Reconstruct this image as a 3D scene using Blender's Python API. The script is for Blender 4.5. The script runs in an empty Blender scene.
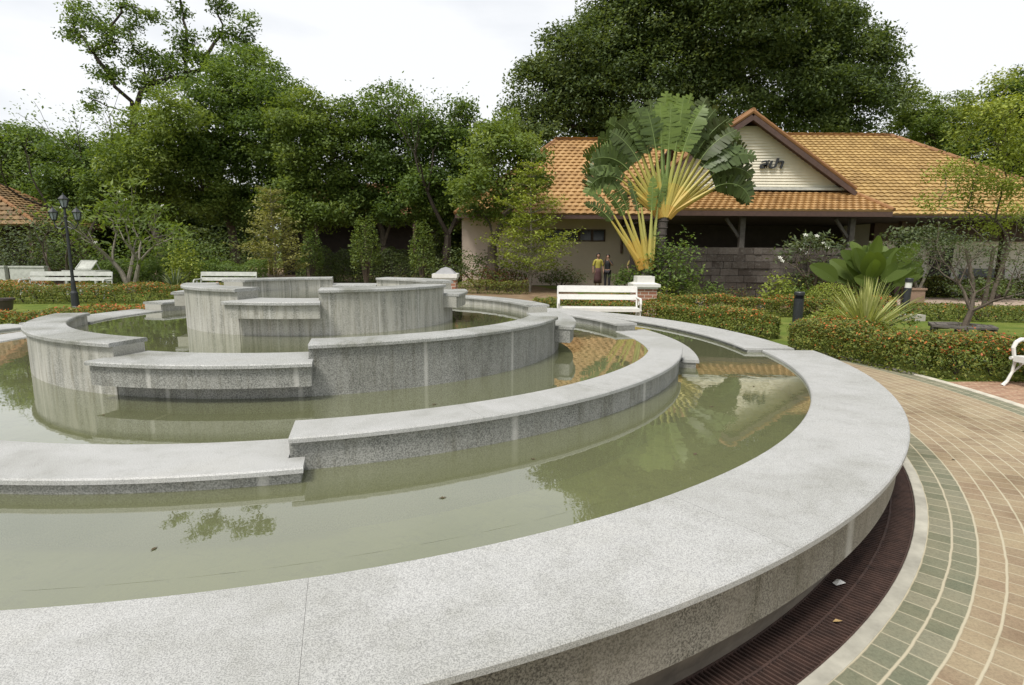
import bpy, math, random
import numpy as np
from mathutils import Vector, Matrix
R = math.radians
pi = math.pi
sc = bpy.context.scene
COL = sc.collection
rng = np.random.default_rng(7)
random.seed(7)

# ------------------------------------------------------------------ camera
F, HE, PITCH, ROLL = 561.85, 1.65, R(8.98), R(0.373)
cP, sP, cR, sR = math.cos(PITCH), math.sin(PITCH), math.cos(ROLL), math.sin(ROLL)
cam = bpy.data.cameras.new('camera'); co = bpy.data.objects.new('camera', cam); COL.objects.link(co)
cam.sensor_width = 36; cam.lens = F * 36 / 1024; cam.clip_end = 3000; cam.clip_start = 0.05
M = Matrix(((cR, -sR, 0, 0), (sP * sR, sP * cR, -cP, 0), (cP * sR, cP * cR, sP, HE), (0, 0, 0, 1)))
co.matrix_world = M
sc.camera = co

def P(px, py, Y):
    """place (metres) seen at that spot of the survey photo at distance Y"""
    u = (px - 512) / F; v = -(py - 342.5) / F
    u, v = cR * u - sR * v, sR * u + cR * v
    dy = cP + sP * v; dz = v * cP - sP; t = Y / dy
    return Vector((u * t, Y, HE + dz * t))

# ------------------------------------------------------------------ materials
MATS = {}
class NT:
    def __init__(s, name):
        s.m = bpy.data.materials.new(name); s.m.use_nodes = True
        s.t = s.m.node_tree; s.t.nodes.clear()
        s.out = s.n('ShaderNodeOutputMaterial')
    def n(s, typ, **kw):
        nd = s.t.nodes.new(typ)
        for k, v in kw.items():
            if k.startswith('i_'):
                nd.inputs[k[2:].replace('_', ' ')].default_value = v
            else: setattr(nd, k, v)
        return nd
    def l(s, a, b): s.t.links.new(a, b)
    def math(s, op, a, b=None, c=None):
        nd = s.n('ShaderNodeMath', operation=op)
        for i, x in enumerate((a, b, c)):
            if x is None: continue
            if isinstance(x, (int, float)): nd.inputs[i].default_value = x
            else: s.l(x, nd.inputs[i])
        return nd.outputs[0]
    def mix(s, f, a, b, mode='MIX'):
        nd = s.n('ShaderNodeMix', data_type='RGBA', blend_type=mode)
        for i, x in ((0, f), (6, a), (7, b)):
            if isinstance(x, (int, float)): nd.inputs[i].default_value = x
            elif isinstance(x, tuple): nd.inputs[i].default_value = (*x, 1)
            else: s.l(x, nd.inputs[i])
        return nd.outputs[2]
    def noise(s, vec, scale, detail=3, rough=.55, dist=0):
        nd = s.n('ShaderNodeTexNoise'); nd.inputs['Scale'].default_value = scale
        nd.inputs['Detail'].default_value = detail; nd.inputs['Roughness'].default_value = rough
        nd.inputs['Distortion'].default_value = dist
        if vec is not None: s.l(vec, nd.inputs['Vector'])
        return nd.outputs['Fac']
    def ramp(s, f, stops, interp='LINEAR'):
        nd = s.n('ShaderNodeValToRGB'); cr = nd.color_ramp; cr.interpolation = interp
        while len(cr.elements) < len(stops): cr.elements.new(.5)
        for e, (p, c) in zip(cr.elements, stops):
            e.position = p; e.color = (*c, 1) if isinstance(c, tuple) else (c, c, c, 1)
        s.l(f, nd.inputs[0]); return nd.outputs[0]
    def obj(s):
        return s.n('ShaderNodeTexCoord').outputs['Object']
    def bump(s, h, strength=.3, dist=.01):
        b = s.n('ShaderNodeBump'); b.inputs['Strength'].default_value = strength; b.inputs['Distance'].default_value = dist
        s.l(h, b.inputs['Height']); return b.outputs[0]
    def bsdf(s, col, rough=.7, normal=None, spec=.5, metal=0):
        b = s.n('ShaderNodeBsdfPrincipled')
        if isinstance(col, tuple): b.inputs['Base Color'].default_value = (*col, 1)
        else: s.l(col, b.inputs['Base Color'])
        if isinstance(rough, (int, float)): b.inputs['Roughness'].default_value = rough
        else: s.l(rough, b.inputs['Roughness'])
        b.inputs['Specular IOR Level'].default_value = spec; b.inputs['Metallic'].default_value = metal
        if normal is not None: s.l(normal, b.inputs['Normal'])
        s.l(b.outputs[0], s.out.inputs[0]); return b

def paint(name, c, rough=.5, var=.12, scale=6, metal=0, bump=.15):
    s = NT(name); o = s.obj()
    n = s.noise(o, scale, 5, .65)
    c1 = tuple(x * (1 - var) for x in c); c2 = tuple(min(1, x * (1 + var)) for x in c)
    col = s.ramp(n, [(.3, c1), (.7, c2)])
    s.bsdf(col, rough, s.bump(s.noise(o, scale * 8, 3), bump, .005), metal=metal)
    return s.m

def granite(name, lo, mid, hi, scale, streak=0.0, streakcol=(.5, .48, .42), rough=.55, stain=.25, joint=0.0):
    s = NT(name); o = s.obj()
    n = s.noise(o, scale, 2, .7)
    col = s.ramp(n, [(.36, lo), (.47, mid), (.56, hi), (.66, tuple(min(1, x * 1.12) for x in hi))])
    v = s.n('ShaderNodeTexVoronoi'); v.inputs['Scale'].default_value = scale * .8; s.l(o, v.inputs['Vector'])
    fl = s.ramp(v.outputs['Distance'], [(.08, .35), (.22, 1.0)])
    col = s.mix(.5, col, fl, 'MULTIPLY')
    st = s.ramp(s.noise(o, 1.3, 6, .65, .5), [(.32, (1 - stain, 1 - stain, 1 - stain * 1.15)), (.55, (1, 1, 1)), (.8, (1.0, .99, .96))])
    col = s.mix(1, col, st, 'MULTIPLY')
    st2 = s.ramp(s.noise(o, 9, 4, .7), [(.3, (.84, .84, .82)), (.5, (1, 1, 1))])
    col = s.mix(.7, col, st2, 'MULTIPLY')
    vs_ = s.n('ShaderNodeTexVoronoi'); vs_.inputs['Scale'].default_value = 1.6; s.l(o, vs_.inputs['Vector'])
    col = s.mix(1, col, s.ramp(vs_.outputs['Distance'], [(.035, (.70, .69, .66)), (.055, (1, 1, 1))]), 'MULTIPLY')
    if streak > 0:
        x = s.n('ShaderNodeSeparateXYZ'); s.l(o, x.inputs[0])
        a = s.math('ARCTAN2', x.outputs[1], x.outputs[0])
        c = s.n('ShaderNodeCombineXYZ'); s.l(s.math('MULTIPLY', a, 22), c.inputs[0]); s.l(s.math('MULTIPLY', x.outputs[2], 1.1), c.inputs[1])
        f = s.ramp(s.noise(c.outputs[0], 1.0, 4, .6), [(.36, 0.0), (.58, 1.0)])
        c2 = s.n('ShaderNodeCombineXYZ'); s.l(s.math('MULTIPLY', a, 60), c2.inputs[0]); s.l(s.math('MULTIPLY', x.outputs[2], 2.5), c2.inputs[1]); c2.inputs[2].default_value = 5
        g = s.ramp(s.noise(c2.outputs[0], 1.0, 3, .6), [(.30, (.62, .60, .54)), (.5, (1, 1, 1))])
        col = s.mix(s.math('MULTIPLY', f, streak), col, streakcol)
        col = s.mix(.8, col, g, 'MULTIPLY')
    if joint:
        x = s.n('ShaderNodeSeparateXYZ'); s.l(o, x.inputs[0])
        a = s.math('MULTIPLY', s.math('ARCTAN2', x.outputs[1], x.outputs[0]), joint)
        fr = s.math('FRACT', s.math('ADD', a, .37)); d = s.math('ABSOLUTE', s.math('SUBTRACT', fr, .5))
        band = s.ramp(d, [(0.0, .55), (.012, .38), (.022, 0.0)])
        col = s.mix(band, col, (.52, .51, .47))
    s.bsdf(col, rough, s.bump(n, .12, .003), spec=.35)
    return s.m

def leafmat(name, c_dark, c_mid, c_light, trans=.35, rough=.55, attr='tint'):
    s = NT(name)
    a = s.n('ShaderNodeAttribute'); a.attribute_name = attr
    col = s.ramp(a.outputs['Fac'], [(0, c_dark), (.5, c_mid), (1, c_light)])
    b = s.n('ShaderNodeBsdfPrincipled'); s.l(col, b.inputs['Base Color']); b.inputs['Roughness'].default_value = rough
    b.inputs['Specular IOR Level'].default_value = .3
    t = s.n('ShaderNodeBsdfTranslucent'); s.l(s.mix(1, col, (1.25, 1.2, .55), 'MULTIPLY'), t.inputs[0])
    m = s.n('ShaderNodeMixShader'); m.inputs[0].default_value = trans
    s.l(b.outputs[0], m.inputs[1]); s.l(t.outputs[0], m.inputs[2]); s.l(m.outputs[0], s.out.inputs[0])
    return s.m

def bark(name, c, scale=8):
    s = NT(name); o = s.obj(); n = s.noise(o, scale, 6, .7)
    s.bsdf(s.ramp(n, [(.3, tuple(x * .55 for x in c)), (.7, c)]), .9, s.bump(n, .6, .03), spec=.2)
    return s.m

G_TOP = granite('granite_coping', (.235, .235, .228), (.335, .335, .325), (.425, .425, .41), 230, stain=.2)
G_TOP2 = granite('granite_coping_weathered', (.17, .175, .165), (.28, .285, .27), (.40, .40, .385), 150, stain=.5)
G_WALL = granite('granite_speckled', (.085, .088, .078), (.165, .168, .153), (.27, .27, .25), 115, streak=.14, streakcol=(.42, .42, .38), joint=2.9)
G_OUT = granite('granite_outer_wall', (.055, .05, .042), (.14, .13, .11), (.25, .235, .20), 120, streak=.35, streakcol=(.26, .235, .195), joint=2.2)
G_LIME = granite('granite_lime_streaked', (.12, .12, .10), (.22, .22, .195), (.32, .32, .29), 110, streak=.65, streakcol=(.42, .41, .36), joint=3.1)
CONC = paint('concrete_edge', (.34, .325, .27), .9, .3, 4)
PLINTH = paint('muddy_plinth', (.15, .125, .095), .95, .35, 4)

def floor_mat():
    s = NT('algae_pool_floor'); o = s.obj()
    n = s.noise(o, 1.1, 6, .62, .8); n2 = s.noise(o, 7, 4, .7, .3)
    col = s.ramp(n, [(.28, (.10, .12, .045)), (.45, (.21, .225, .085)), (.6, (.31, .31, .135)), (.8, (.40, .38, .19))])
    col = s.mix(s.ramp(n2, [(.52, 0.0), (.66, .55)]), col, (.06, .065, .035))
    s.bsdf(col, .9); return s.m
FLOOR = floor_mat()

def water_mat():
    s = NT('still_green_water'); o = s.obj()
    n = s.noise(o, 5, 3, .5)
    b = s.bump(n, .035, .02)
    g = s.n('ShaderNodeBsdfGlossy'); g.inputs['Roughness'].default_value = .015; s.l(b, g.inputs['Normal']); g.inputs[0].default_value = (1, 1, 1, 1)
    t = s.n('ShaderNodeBsdfTransparent'); t.inputs[0].default_value = (.74, .78, .58, 1)
    d = s.n('ShaderNodeBsdfDiffuse'); d.inputs[0].default_value = (.28, .295, .16, 1)
    m1 = s.n('ShaderNodeMixShader'); m1.inputs[0].default_value = .4; s.l(t.outputs[0], m1.inputs[1]); s.l(d.outputs[0], m1.inputs[2])
    f = s.n('ShaderNodeFresnel'); f.inputs[0].default_value = 1.85; s.l(b, f.inputs['Normal'])
    ff = s.math('MINIMUM', s.math('MULTIPLY', f.outputs[0], 1.3), 1.0)
    m = s.n('ShaderNodeMixShader'); s.l(ff, m.inputs[0]); s.l(m1.outputs[0], m.inputs[1]); s.l(g.outputs[0], m.inputs[2])
    s.l(m.outputs[0], s.out.inputs[0]); return s.m
WATER = water_mat()

WHITE = paint('white_paint', (.62, .61, .57), .45, .08, 9)
WHITE_OLD = paint('weathered_white_paint', (.42, .43, .39), .6, .2, 7)
FALLEN = paint('dead_leaf', (.075, .055, .025), .8)
BLACK = paint('black_metal', (.02, .022, .025), .45, .2, 10)
BROWN = paint('dark_brown_wood', (.07, .038, .028), .6, .25, 8)
BEIGE = paint('beige_render', (.56, .46, .38), .85, .07, 1.2)
CREAM = paint('cream_render', (.74, .69, .61), .85, .06, 1.2)
DARKWOOD_SHADE = paint('dark_timber_and_shade', (.035, .026, .022), .8, .3, 3)  # dark timber; on the pavilion behind the trees it stands in for shade
GLASSD = paint('dark_window_glass', (.025, .03, .035), .12, .1, 3)
LAMPG = paint('frosted_lamp_glass', (.20, .23, .25), .25, .05, 3)
RUST = paint('rusty_iron', (.050, .027, .020), .8, .45, 14)
TRENCH = paint('trench_black', (.02, .014, .011), .95, .3, 6)  # near-black bed of the channel under the grate
GREYW = paint('grey_weathered_wood', (.10, .088, .075), .9, .35, 9, bump=.5)
STONE = paint('dry_stone', (.36, .32, .26), .9, .25, 5, bump=.6)

# ------------------------------------------------------------------ mesh helpers
class MB:
    def __init__(s): s.v = []; s.f = []; s.mi = []; s.t = []
    def add(s, vs, fs, mi=0, tint=.5):
        b = len(s.v); s.v += [tuple(v) for v in vs]
        for f in fs: s.f.append(tuple(b + i for i in f)); s.mi.append(mi); s.t.append(tint)
    def box(s, x0, x1, y0, y1, z0, z1, mi=0, tint=.5):
        s.add([(x0, y0, z0), (x1, y0, z0), (x1, y1, z0), (x0, y1, z0), (x0, y0, z1), (x1, y0, z1), (x1, y1, z1), (x0, y1, z1)],
              [(3, 2, 1, 0), (4, 5, 6, 7), (0, 1, 5, 4), (1, 2, 6, 5), (2, 3, 7, 6), (3, 0, 4, 7)], mi, tint)
    def bar(s, a, b, w, h, up=(0, 0, 1), mi=0, tint=.5):
        a = Vector(a); b = Vector(b); d = (b - a).normalized(); up = Vector(up)
        sd = d.cross(up)
        if sd.length < 1e-4: sd = d.cross(Vector((1, 0, 0)))
        sd.normalize(); u = sd.cross(d)
        vs = [p + sd * (w / 2 * i) + u * (h / 2 * j) for p in (a, b) for i, j in ((-1, -1), (1, -1), (1, 1), (-1, 1))]
        s.add(vs, [(0, 1, 2, 3), (7, 6, 5, 4), (0, 4, 5, 1), (1, 5, 6, 2), (2, 6, 7, 3), (3, 7, 4, 0)], mi, tint)
    def tube(s, pts, rs, n=8, mi=0, caps=True, tint=.5):
        pts = [Vector(p) for p in pts]
        if isinstance(rs, (int, float)): rs = [rs] * len(pts)
        ring = []; prev = None
        for i, p in enumerate(pts):
            d = (pts[min(i + 1, len(pts) - 1)] - pts[max(i - 1, 0)])
            if d.length < 1e-9: d = Vector((0, 0, 1))
            d.normalize()
            if prev is None:
                sd = d.cross(Vector((0, 0, 1)))
                if sd.length < .05: sd = d.cross(Vector((1, 0, 0)))
            else: sd = prev - d * prev.dot(d)
            sd.normalize(); prev = sd; u = d.cross(sd)
            ring.append([p + (sd * math.cos(2 * pi * k / n) + u * math.sin(2 * pi * k / n)) * rs[i] for k in range(n)])
        vs = [v for r in ring for v in r]; fs = []
        for i in range(len(pts) - 1):
            for k in range(n):
                fs.append((i * n + k, i * n + (k + 1) % n, (i + 1) * n + (k + 1) % n, (i + 1) * n + k))
        if caps: fs.append(tuple(range(n - 1, -1, -1))); fs.append(tuple((len(pts) - 1) * n + k for k in range(n)))
        s.add(vs, fs, mi, tint)
    def lathe(s, prof, n=20, c=(0, 0, 0), mi=0):
        vs = [(c[0] + r * math.cos(2 * pi * k / n), c[1] + r * math.sin(2 * pi * k / n), c[2] + z) for r, z in prof for k in range(n)]
        fs = [(i * n + k, i * n + (k + 1) % n, (i + 1) * n + (k + 1) % n, (i + 1) * n + k) for i in range(len(prof) - 1) for k in range(n)]
        fs.append(tuple(range(n - 1, -1, -1))); fs.append(tuple((len(prof) - 1) * n + k for k in range(n)))
        s.add(vs, fs, mi)
    def sweep(s, prof, a0, a1, step=1.0, mi=0):
        """closed (r,z) profile swept about the z axis from a0 to a1 degrees"""
        full = abs(a1 - a0) >= 359.9
        k = max(1, int(math.ceil((a1 - a0) / step))); m = len(prof)
        vs = []; fs = []
        for i in range(k if full else k + 1):
            a = R(a0 + (a1 - a0) * i / k)
            vs += [(r * math.cos(a), r * math.sin(a), z) for r, z in prof]
        for i in range(k):
            j = (i + 1) % k if full else i + 1
            for q in range(m):
                fs.append((i * m + q, i * m + (q + 1) % m, j * m + (q + 1) % m, j * m + q))
        if not full: fs.append(tuple(range(m))[::-1]); fs.append(tuple(k * m + q for q in range(m)))
        s.add(vs, fs, mi)
    def build(s, name, mats, parent=None, loc=(0, 0, 0), smooth=False):
        me = bpy.data.meshes.new(name); me.from_pydata(s.v, [], s.f); me.validate(); 
        if not isinstance(mats, (list, tuple)): mats = [mats]
        for m in mats: me.materials.append(m)
        if len(me.polygons) == len(s.mi):
            me.polygons.foreach_set('material_index', s.mi)
            at = me.attributes.new('tint', 'FLOAT', 'FACE'); at.data.foreach_set('value', s.t)
        if smooth: me.polygons.foreach_set('use_smooth', [True] * len(me.polygons))
        me.update()
        return link(name, me, parent, loc)

def link(name, me, parent=None, loc=(0, 0, 0)):
    o = bpy.data.objects.new(name, me); COL.objects.link(o); o.location = loc
    if parent: o.parent = parent
    return o
def tag(o, label=None, cat=None, group=None, kind=None):
    if label: o['label'] = label
    if cat: o['category'] = cat
    if group: o['group'] = group
    if kind: o['kind'] = kind
    return o
def empty(name, loc, rz=0):
    o = bpy.data.objects.new(name, None); COL.objects.link(o); o.location = loc; o.rotation_euler = (0, 0, rz); o.empty_display_size = .3
    return o
def copy_tree(o, parent=None):
    c = o.copy(); COL.objects.link(c)
    if parent: c.parent = parent
    for ch in [x for x in bpy.data.objects if x.parent == o]: copy_tree(ch, c)
    return c

def quads(name, V, mats, parent=None, tint=None, mi=None):
    """V: (N,4,3) array of quads as one mesh"""
    n = len(V); me = bpy.data.meshes.new(name)
    me.vertices.add(n * 4); me.vertices.foreach_set('co', V.astype(np.float32).ravel())
    me.loops.add(n * 4); me.loops.foreach_set('vertex_index', np.arange(n * 4, dtype=np.int32))
    me.polygons.add(n); me.polygons.foreach_set('loop_start', np.arange(0, n * 4, 4, dtype=np.int32))
    me.polygons.foreach_set('loop_total', np.full(n, 4, dtype=np.int32))
    if not isinstance(mats, (list, tuple)): mats = [mats]
    for m in mats: me.materials.append(m)
    if mi is not None: me.polygons.foreach_set('material_index', mi.astype(np.int32))
    at = me.attributes.new('tint', 'FLOAT', 'FACE')
    at.data.foreach_set('value', (tint if tint is not None else rng.random(n)).astype(np.float32))
    me.update(calc_edges=True); me.validate()
    return link(name, me, parent)

def leaf_quads(C, size, asp=.5, up=0.35, out=None, droop=0.0):
    """rhombic leaves at points C; 'up' biases blades to lie open to the sky"""
    n = len(C)
    nrm = rng.normal(size=(n, 3)); nrm /= np.linalg.norm(nrm, axis=1)[:, None]
    nrm[:, 2] = np.abs(nrm[:, 2]); nrm[:, 2] += up
    if out is not None: nrm += out * .6
    nrm /= np.linalg.norm(nrm, axis=1)[:, None]
    d = rng.normal(size=(n, 3)); d[:, 2] -= droop; d -= nrm * np.sum(d * nrm, axis=1)[:, None]; d /= np.linalg.norm(d, axis=1)[:, None] + 1e-9
    s = np.cross(nrm, d)
    L = (size * rng.uniform(.65, 1.35, n))[:, None]; W = L * asp
    mid = C - d * L * .08
    return np.stack([C - d * L * .5, mid + s * W * .5, C + d * L * .5, mid - s * W * .5], axis=1)

def clump_points(lobes, per_m2, n_leaf, sig, fill=.25, flat=1.0):
    """leaf positions in clumps over (and some inside) ellipsoidal lobes; returns points, outward dirs, clump tints"""
    pts = []; outs = []; tn = []
    for (x, y, z, rx, ry, rz) in lobes:
        area = 4 * pi * ((rx * ry) ** 1.6 / 3 + (rx * rz) ** 1.6 / 3 + (ry * rz) ** 1.6 / 3) ** (1 / 1.6)
        k = max(4, int(area * per_m2))
        d = rng.normal(size=(k, 3)); d /= np.linalg.norm(d, axis=1)[:, None]
        rad = np.where(rng.random(k) < fill, rng.uniform(.3, .85, k), rng.normal(.97, .07, k))[:, None]
        c = np.array([x, y, z]) + d * rad * np.array([rx, ry, rz])
        lt = rng.uniform(-.15, .15)
        ct = np.clip(rng.normal(.5 + lt, .2, k), 0, 1)
        m = np.maximum(1, rng.poisson(n_leaf, k)); idx = np.repeat(np.arange(k), m)
        p = c[idx] + np.clip(rng.normal(size=(len(idx), 3)), -1.6, 1.6) * sig * np.array([1, 1, .55 * flat])
        pts.append(p); outs.append(d[idx]); tn.append(np.clip(ct[idx] + rng.normal(0, .1, len(idx)), 0, 1))
    return np.concatenate(pts), np.concatenate(outs), np.concatenate(tn)

LEAF = {
 'mid': leafmat('leaf_mid_green', (.05, .085, .02), (.115, .18, .042), (.20, .27, .066), .45),
 'lime': leafmat('leaf_light_green', (.07, .11, .024), (.145, .205, .044), (.24, .30, .072), .45),
 'dark': leafmat('leaf_dark_green', (.05, .078, .026), (.11, .155, .052), (.19, .235, .085), .45),
 'grey': leafmat('leaf_grey_green', (.05, .07, .032), (.095, .125, .055), (.16, .19, .085)),
 'bronze': leafmat('leaf_bronze', (.15, .16, .045), (.27, .27, .085), (.38, .38, .15)),
 'hedge': leafmat('leaf_hedge', (.05, .075, .016), (.13, .165, .03), (.29, .28, .06)),
 'orange': leafmat('flower_orange', (.38, .06, .025), (.44, .13, .035), (.46, .25, .06), .25),
 'yellow': leafmat('leaf_yellow_green', (.13, .17, .03), (.22, .27, .04), (.34, .38, .07)),
 'red': leafmat('leaf_red_brown', (.07, .022, .015), (.13, .05, .025), (.17, .11, .04)),
 'white': leafmat('flower_white', (.7, .7, .62), (.75, .75, .68), (.8, .8, .72), .2),
 'pale': leafmat('leaf_pale_yellow', (.26, .29, .09), (.40, .42, .15), (.52, .52, .24), .3),
 'silver': leafmat('leaf_silver_edge', (.16, .20, .12), (.28, .32, .20), (.42, .45, .30), .2),
}
BARK = bark('bark_grey_brown', (.13, .105, .08)); BARKL = bark('bark_pale', (.30, .27, .22)); BARKD = bark('bark_dark', (.06, .048, .038))

def grow(p, d, L, r, depth, spread, segs, tips, up=.15, kids=(2, 3), shrink=.72):
    q = Vector(p); pts = [q.copy()]; dd = Vector(d).normalized()
    k = 3
    for i in range(k):
        dd = (dd + Vector(rng.normal(0, .10, 3)) + Vector((0, 0, up * .3))).normalized()
        q = q + dd * (L / k); pts.append(q.copy())
    r2 = r * .66
    segs.append((pts, [r + (r2 - r) * i / k for i in range(k + 1)]))
    if depth == 0: tips.append((q, dd)); return
    n = int(rng.integers(kids[0], kids[1] + 1)); ph = rng.uniform(0, 2 * pi)
    ax = dd.orthogonal().normalized()
    for i in range(n):
        a = spread * rng.uniform(.7, 1.25)
        v = Matrix.Rotation(ph + 2 * pi * i / n + rng.uniform(-.4, .4), 3, dd) @ ax
        nd = (dd * math.cos(a) + v * math.sin(a) + Vector((0, 0, up))).normalized()
        grow(q, nd, L * shrink * rng.uniform(.8, 1.2), r2 * .72, depth - 1, spread, segs, tips, up, kids, shrink)
    if depth >= 2 and rng.random() < .5: tips.append((q, dd))

def blob_tree(name, base, lobes, mat, label, trunk_r=.25, leaf=.175, per=1.7, nl=125, sig=.36, barkm=None, group=None, fork=2.0, asp=.5, fill=.22, cat='tree', stems=1):
    """broadleaf tree: tapered trunk(s) with a limb into every lobe, crown of leaf clumps"""
    bx, by = base[0], base[1]; z0 = base[2] if len(base) > 2 else 0
    root = empty(name, (bx, by, z0)); tag(root, label, cat, group)
    mb = MB(); top = min(l[2] for l in lobes)
    fz = max(z0 + .5, min(top, z0 + fork))
    forks = []
    for k in range(stems):
        a = 2 * pi * k / max(1, stems); off = .0 if stems == 1 else .18
        fx, fy = bx + off * 3 * math.cos(a), by + off * 3 * math.sin(a)
        mb.tube([(bx + off * math.cos(a) , by + off * math.sin(a), z0 - .05), (bx + off * 1.6 * math.cos(a) + .04, by + off * 1.6 * math.sin(a), z0 + (fz - z0) * .5), (fx, fy, fz)], [trunk_r * 1.25, trunk_r, trunk_r * .85], 9)
        forks.append(Vector((fx, fy, fz)))
    nodes = [(f, -1) for f in forks]; nf = len(nodes); left = [Vector(l[:3]) for l in lobes]; par = []
    left.sort(key=lambda c: min((c - f).length for f in forks))
    while left:        # every limb leaves the nearest limb nearer the trunk
        c = left.pop(0)
        best = min(range(len(nodes)), key=lambda i: (nodes[i][0] - c).length + .35 * min((nodes[i][0] - f).length for f in forks))
        nodes.append((c, best))
    load = [1.0] * len(nodes)
    for i in range(len(nodes) - 1, nf - 1, -1): load[nodes[i][1]] += load[i]
    tot = sum(load[:nf]); rad = lambda i: trunk_r * .8 * (load[i] / tot) ** .5 if i >= nf else trunk_r * .8
    for i in range(nf, len(nodes)):
        c, p = nodes[i]; q = nodes[p][0]; L = (c - q).length; r1 = min(rad(i), rad(p)) ; r2 = r1 * .6
        pts = [q]
        for t in (.3, .6, .85): pts.append(q.lerp(c, t) + Vector((rng.normal(0, .06), rng.normal(0, .06), .10 * math.sin(pi * t) + rng.normal(0, .03))) * L)
        pts.append(c); mb.tube(pts, [r1 + (r2 - r1) * k / 4 for k in range(5)], 6)
        lobe = min(lobes, key=lambda l: (Vector(l[:3]) - c).length)
        for j in range(6):
            d = Vector(rng.normal(0, 1, 3)).normalized(); d.z = abs(d.z) * .6 - .1
            e = c + Vector((d.x * lobe[3], d.y * lobe[4], d.z * lobe[5])) * .85
            mb.tube([c, c.lerp(e, .5) + Vector((rng.normal(0, .05), 0, .08)) * lobe[3], e], [r2 * .55, r2 * .3, r2 * .08], 4, caps=False)
    tr = mb.build('trunk', barkm or BARK); tr.parent = root; tr.matrix_parent_inverse = Matrix.Translation((-bx, -by, -z0))
    p, o, t = clump_points(lobes, per, nl, sig, fill)
    V = leaf_quads(p, leaf, asp, out=o * .5)
    cr = quads('crown', V, LEAF[mat], None, t); cr.parent = root; cr.matrix_parent_inverse = Matrix.Translation((-bx, -by, -z0))
    return root

def put(o, root):
    o.parent = root; o.matrix_parent_inverse = Matrix.Translation(-root.location); return o

def branch_tree(name, base, starts, depth, spread, mat, label, leaf=.12, cl=14, sig=.2, up=.15, kids=(2, 3), barkm=None, shrink=.72, asp=.5, group=None, flowers=0, cat='tree', droop=0, whorl=False):
    root = empty(name, base); tag(root, label, cat, group)
    segs = []; tips = []
    for (off, d, L, r) in starts: grow(Vector(base) + Vector(off), d, L, r, depth, spread, segs, tips, up, kids, shrink)
    mb = MB()
    for pts, rs in segs: mb.tube(pts, rs, 6 if rs[0] > .03 else 4, caps=False)
    put(mb.build('trunk', barkm or BARK), root)
    C = []; T = []
    for q, d in tips:
        k = max(2, int(rng.poisson(cl))); ct = rng.normal(.5, .15)
        C.append(np.array(q) + rng.normal(size=(k, 3)) * sig * np.array([1, 1, .65])); T.append(np.clip(rng.normal(ct, .12, k), 0, 1))
    C = np.concatenate(C); T = np.concatenate(T)
    V = leaf_quads(C, leaf, asp, droop=droop)
    put(quads('crown', V, LEAF[mat], None, T), root)
    if flowers:
        idx = rng.integers(0, len(tips), flowers)
        for i in idx:
            q = np.array(tips[i][0]) + rng.normal(0, .06, 3) + np.array([0, -.12, .08])
            fb = MB(); vs = [tuple(q)]; fs = []
            for k in range(5):
                a0 = 2 * pi * k / 5
                for j, (rr_, da, zz_) in enumerate(((.055, -.38, .03), (.085, 0, .02), (.055, .38, .03))): vs.append((q[0] + rr_ * math.cos(a0 + da), q[1] + rr_ * .7 * math.sin(a0 + da), q[2] + rr_ * .7 * math.sin(a0 + da) + zz_))
                b_ = 1 + 3 * k; fs += [(0, b_, b_ + 1), (0, b_ + 1, b_ + 2)]
            fb.add(vs, fs); put(fb.build('flower', LEAF['white']), root)
    return root, tips

def bush(name, c, rad, mat, label, leaf=.07, dens=320, cat='shrub', group=None, extra=None, z0=0, rough=.1, asp=.5):
    """c=(x,y), rad=(rx,ry,h): rounded shrub standing on the ground"""
    root = empty(name, (c[0], c[1], z0)); tag(root, label, cat, group)
    rx, ry, h = rad; n = int(dens * (rx * ry * 3.1 + (rx + ry) * h * 3.1)); n = max(300, min(n, 30000))
    d = rng.normal(size=(n, 3)); d[:, 2] = np.abs(d[:, 2]) * 1.0 - .25; d /= np.linalg.norm(d, axis=1)[:, None]
    lump = 1 + rough * np.sin(d[:, 0] * 7 + d[:, 2] * 5) + rough * np.sin(d[:, 1] * 9 + d[:, 0] * 4 + 1)
    rr = np.where(rng.random(n) < .3, rng.uniform(.5, .9, n), rng.normal(.98, .05 + rough * .3, n)) * lump
    p = np.array([c[0], c[1], z0 + h * .42]) + d * rr[:, None] * np.array([rx, ry, h * .6])
    p[:, 2] = np.maximum(p[:, 2], z0 + .02)
    t = np.clip(rng.normal(.5, .22, n), 0, 1)
    V = leaf_quads(p, leaf, asp, out=d * .6)
    mats = [LEAF[mat]]; mi = np.zeros(n)
    if extra: mats.append(LEAF[extra[0]]); mi[rng.random(n) < extra[1]] = 1
    put(quads('foliage', V, mats, None, t, mi), root)
    mb = MB()
    for k in range(5):
        a = 2 * pi * k / 5
        mb.tube([(c[0], c[1], z0 - .02), (c[0] + rx * .3 * math.cos(a), c[1] + ry * .3 * math.sin(a), z0 + h * .35), (c[0] + rx * .65 * math.cos(a), c[1] + ry * .65 * math.sin(a), z0 + h * .68)], [.02 + h * .02, .015 + h * .01, .006], 5)
    tw = put(mb.build('twigs', BARK), root); tw['kind'] = 'stuff'
    return root

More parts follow.
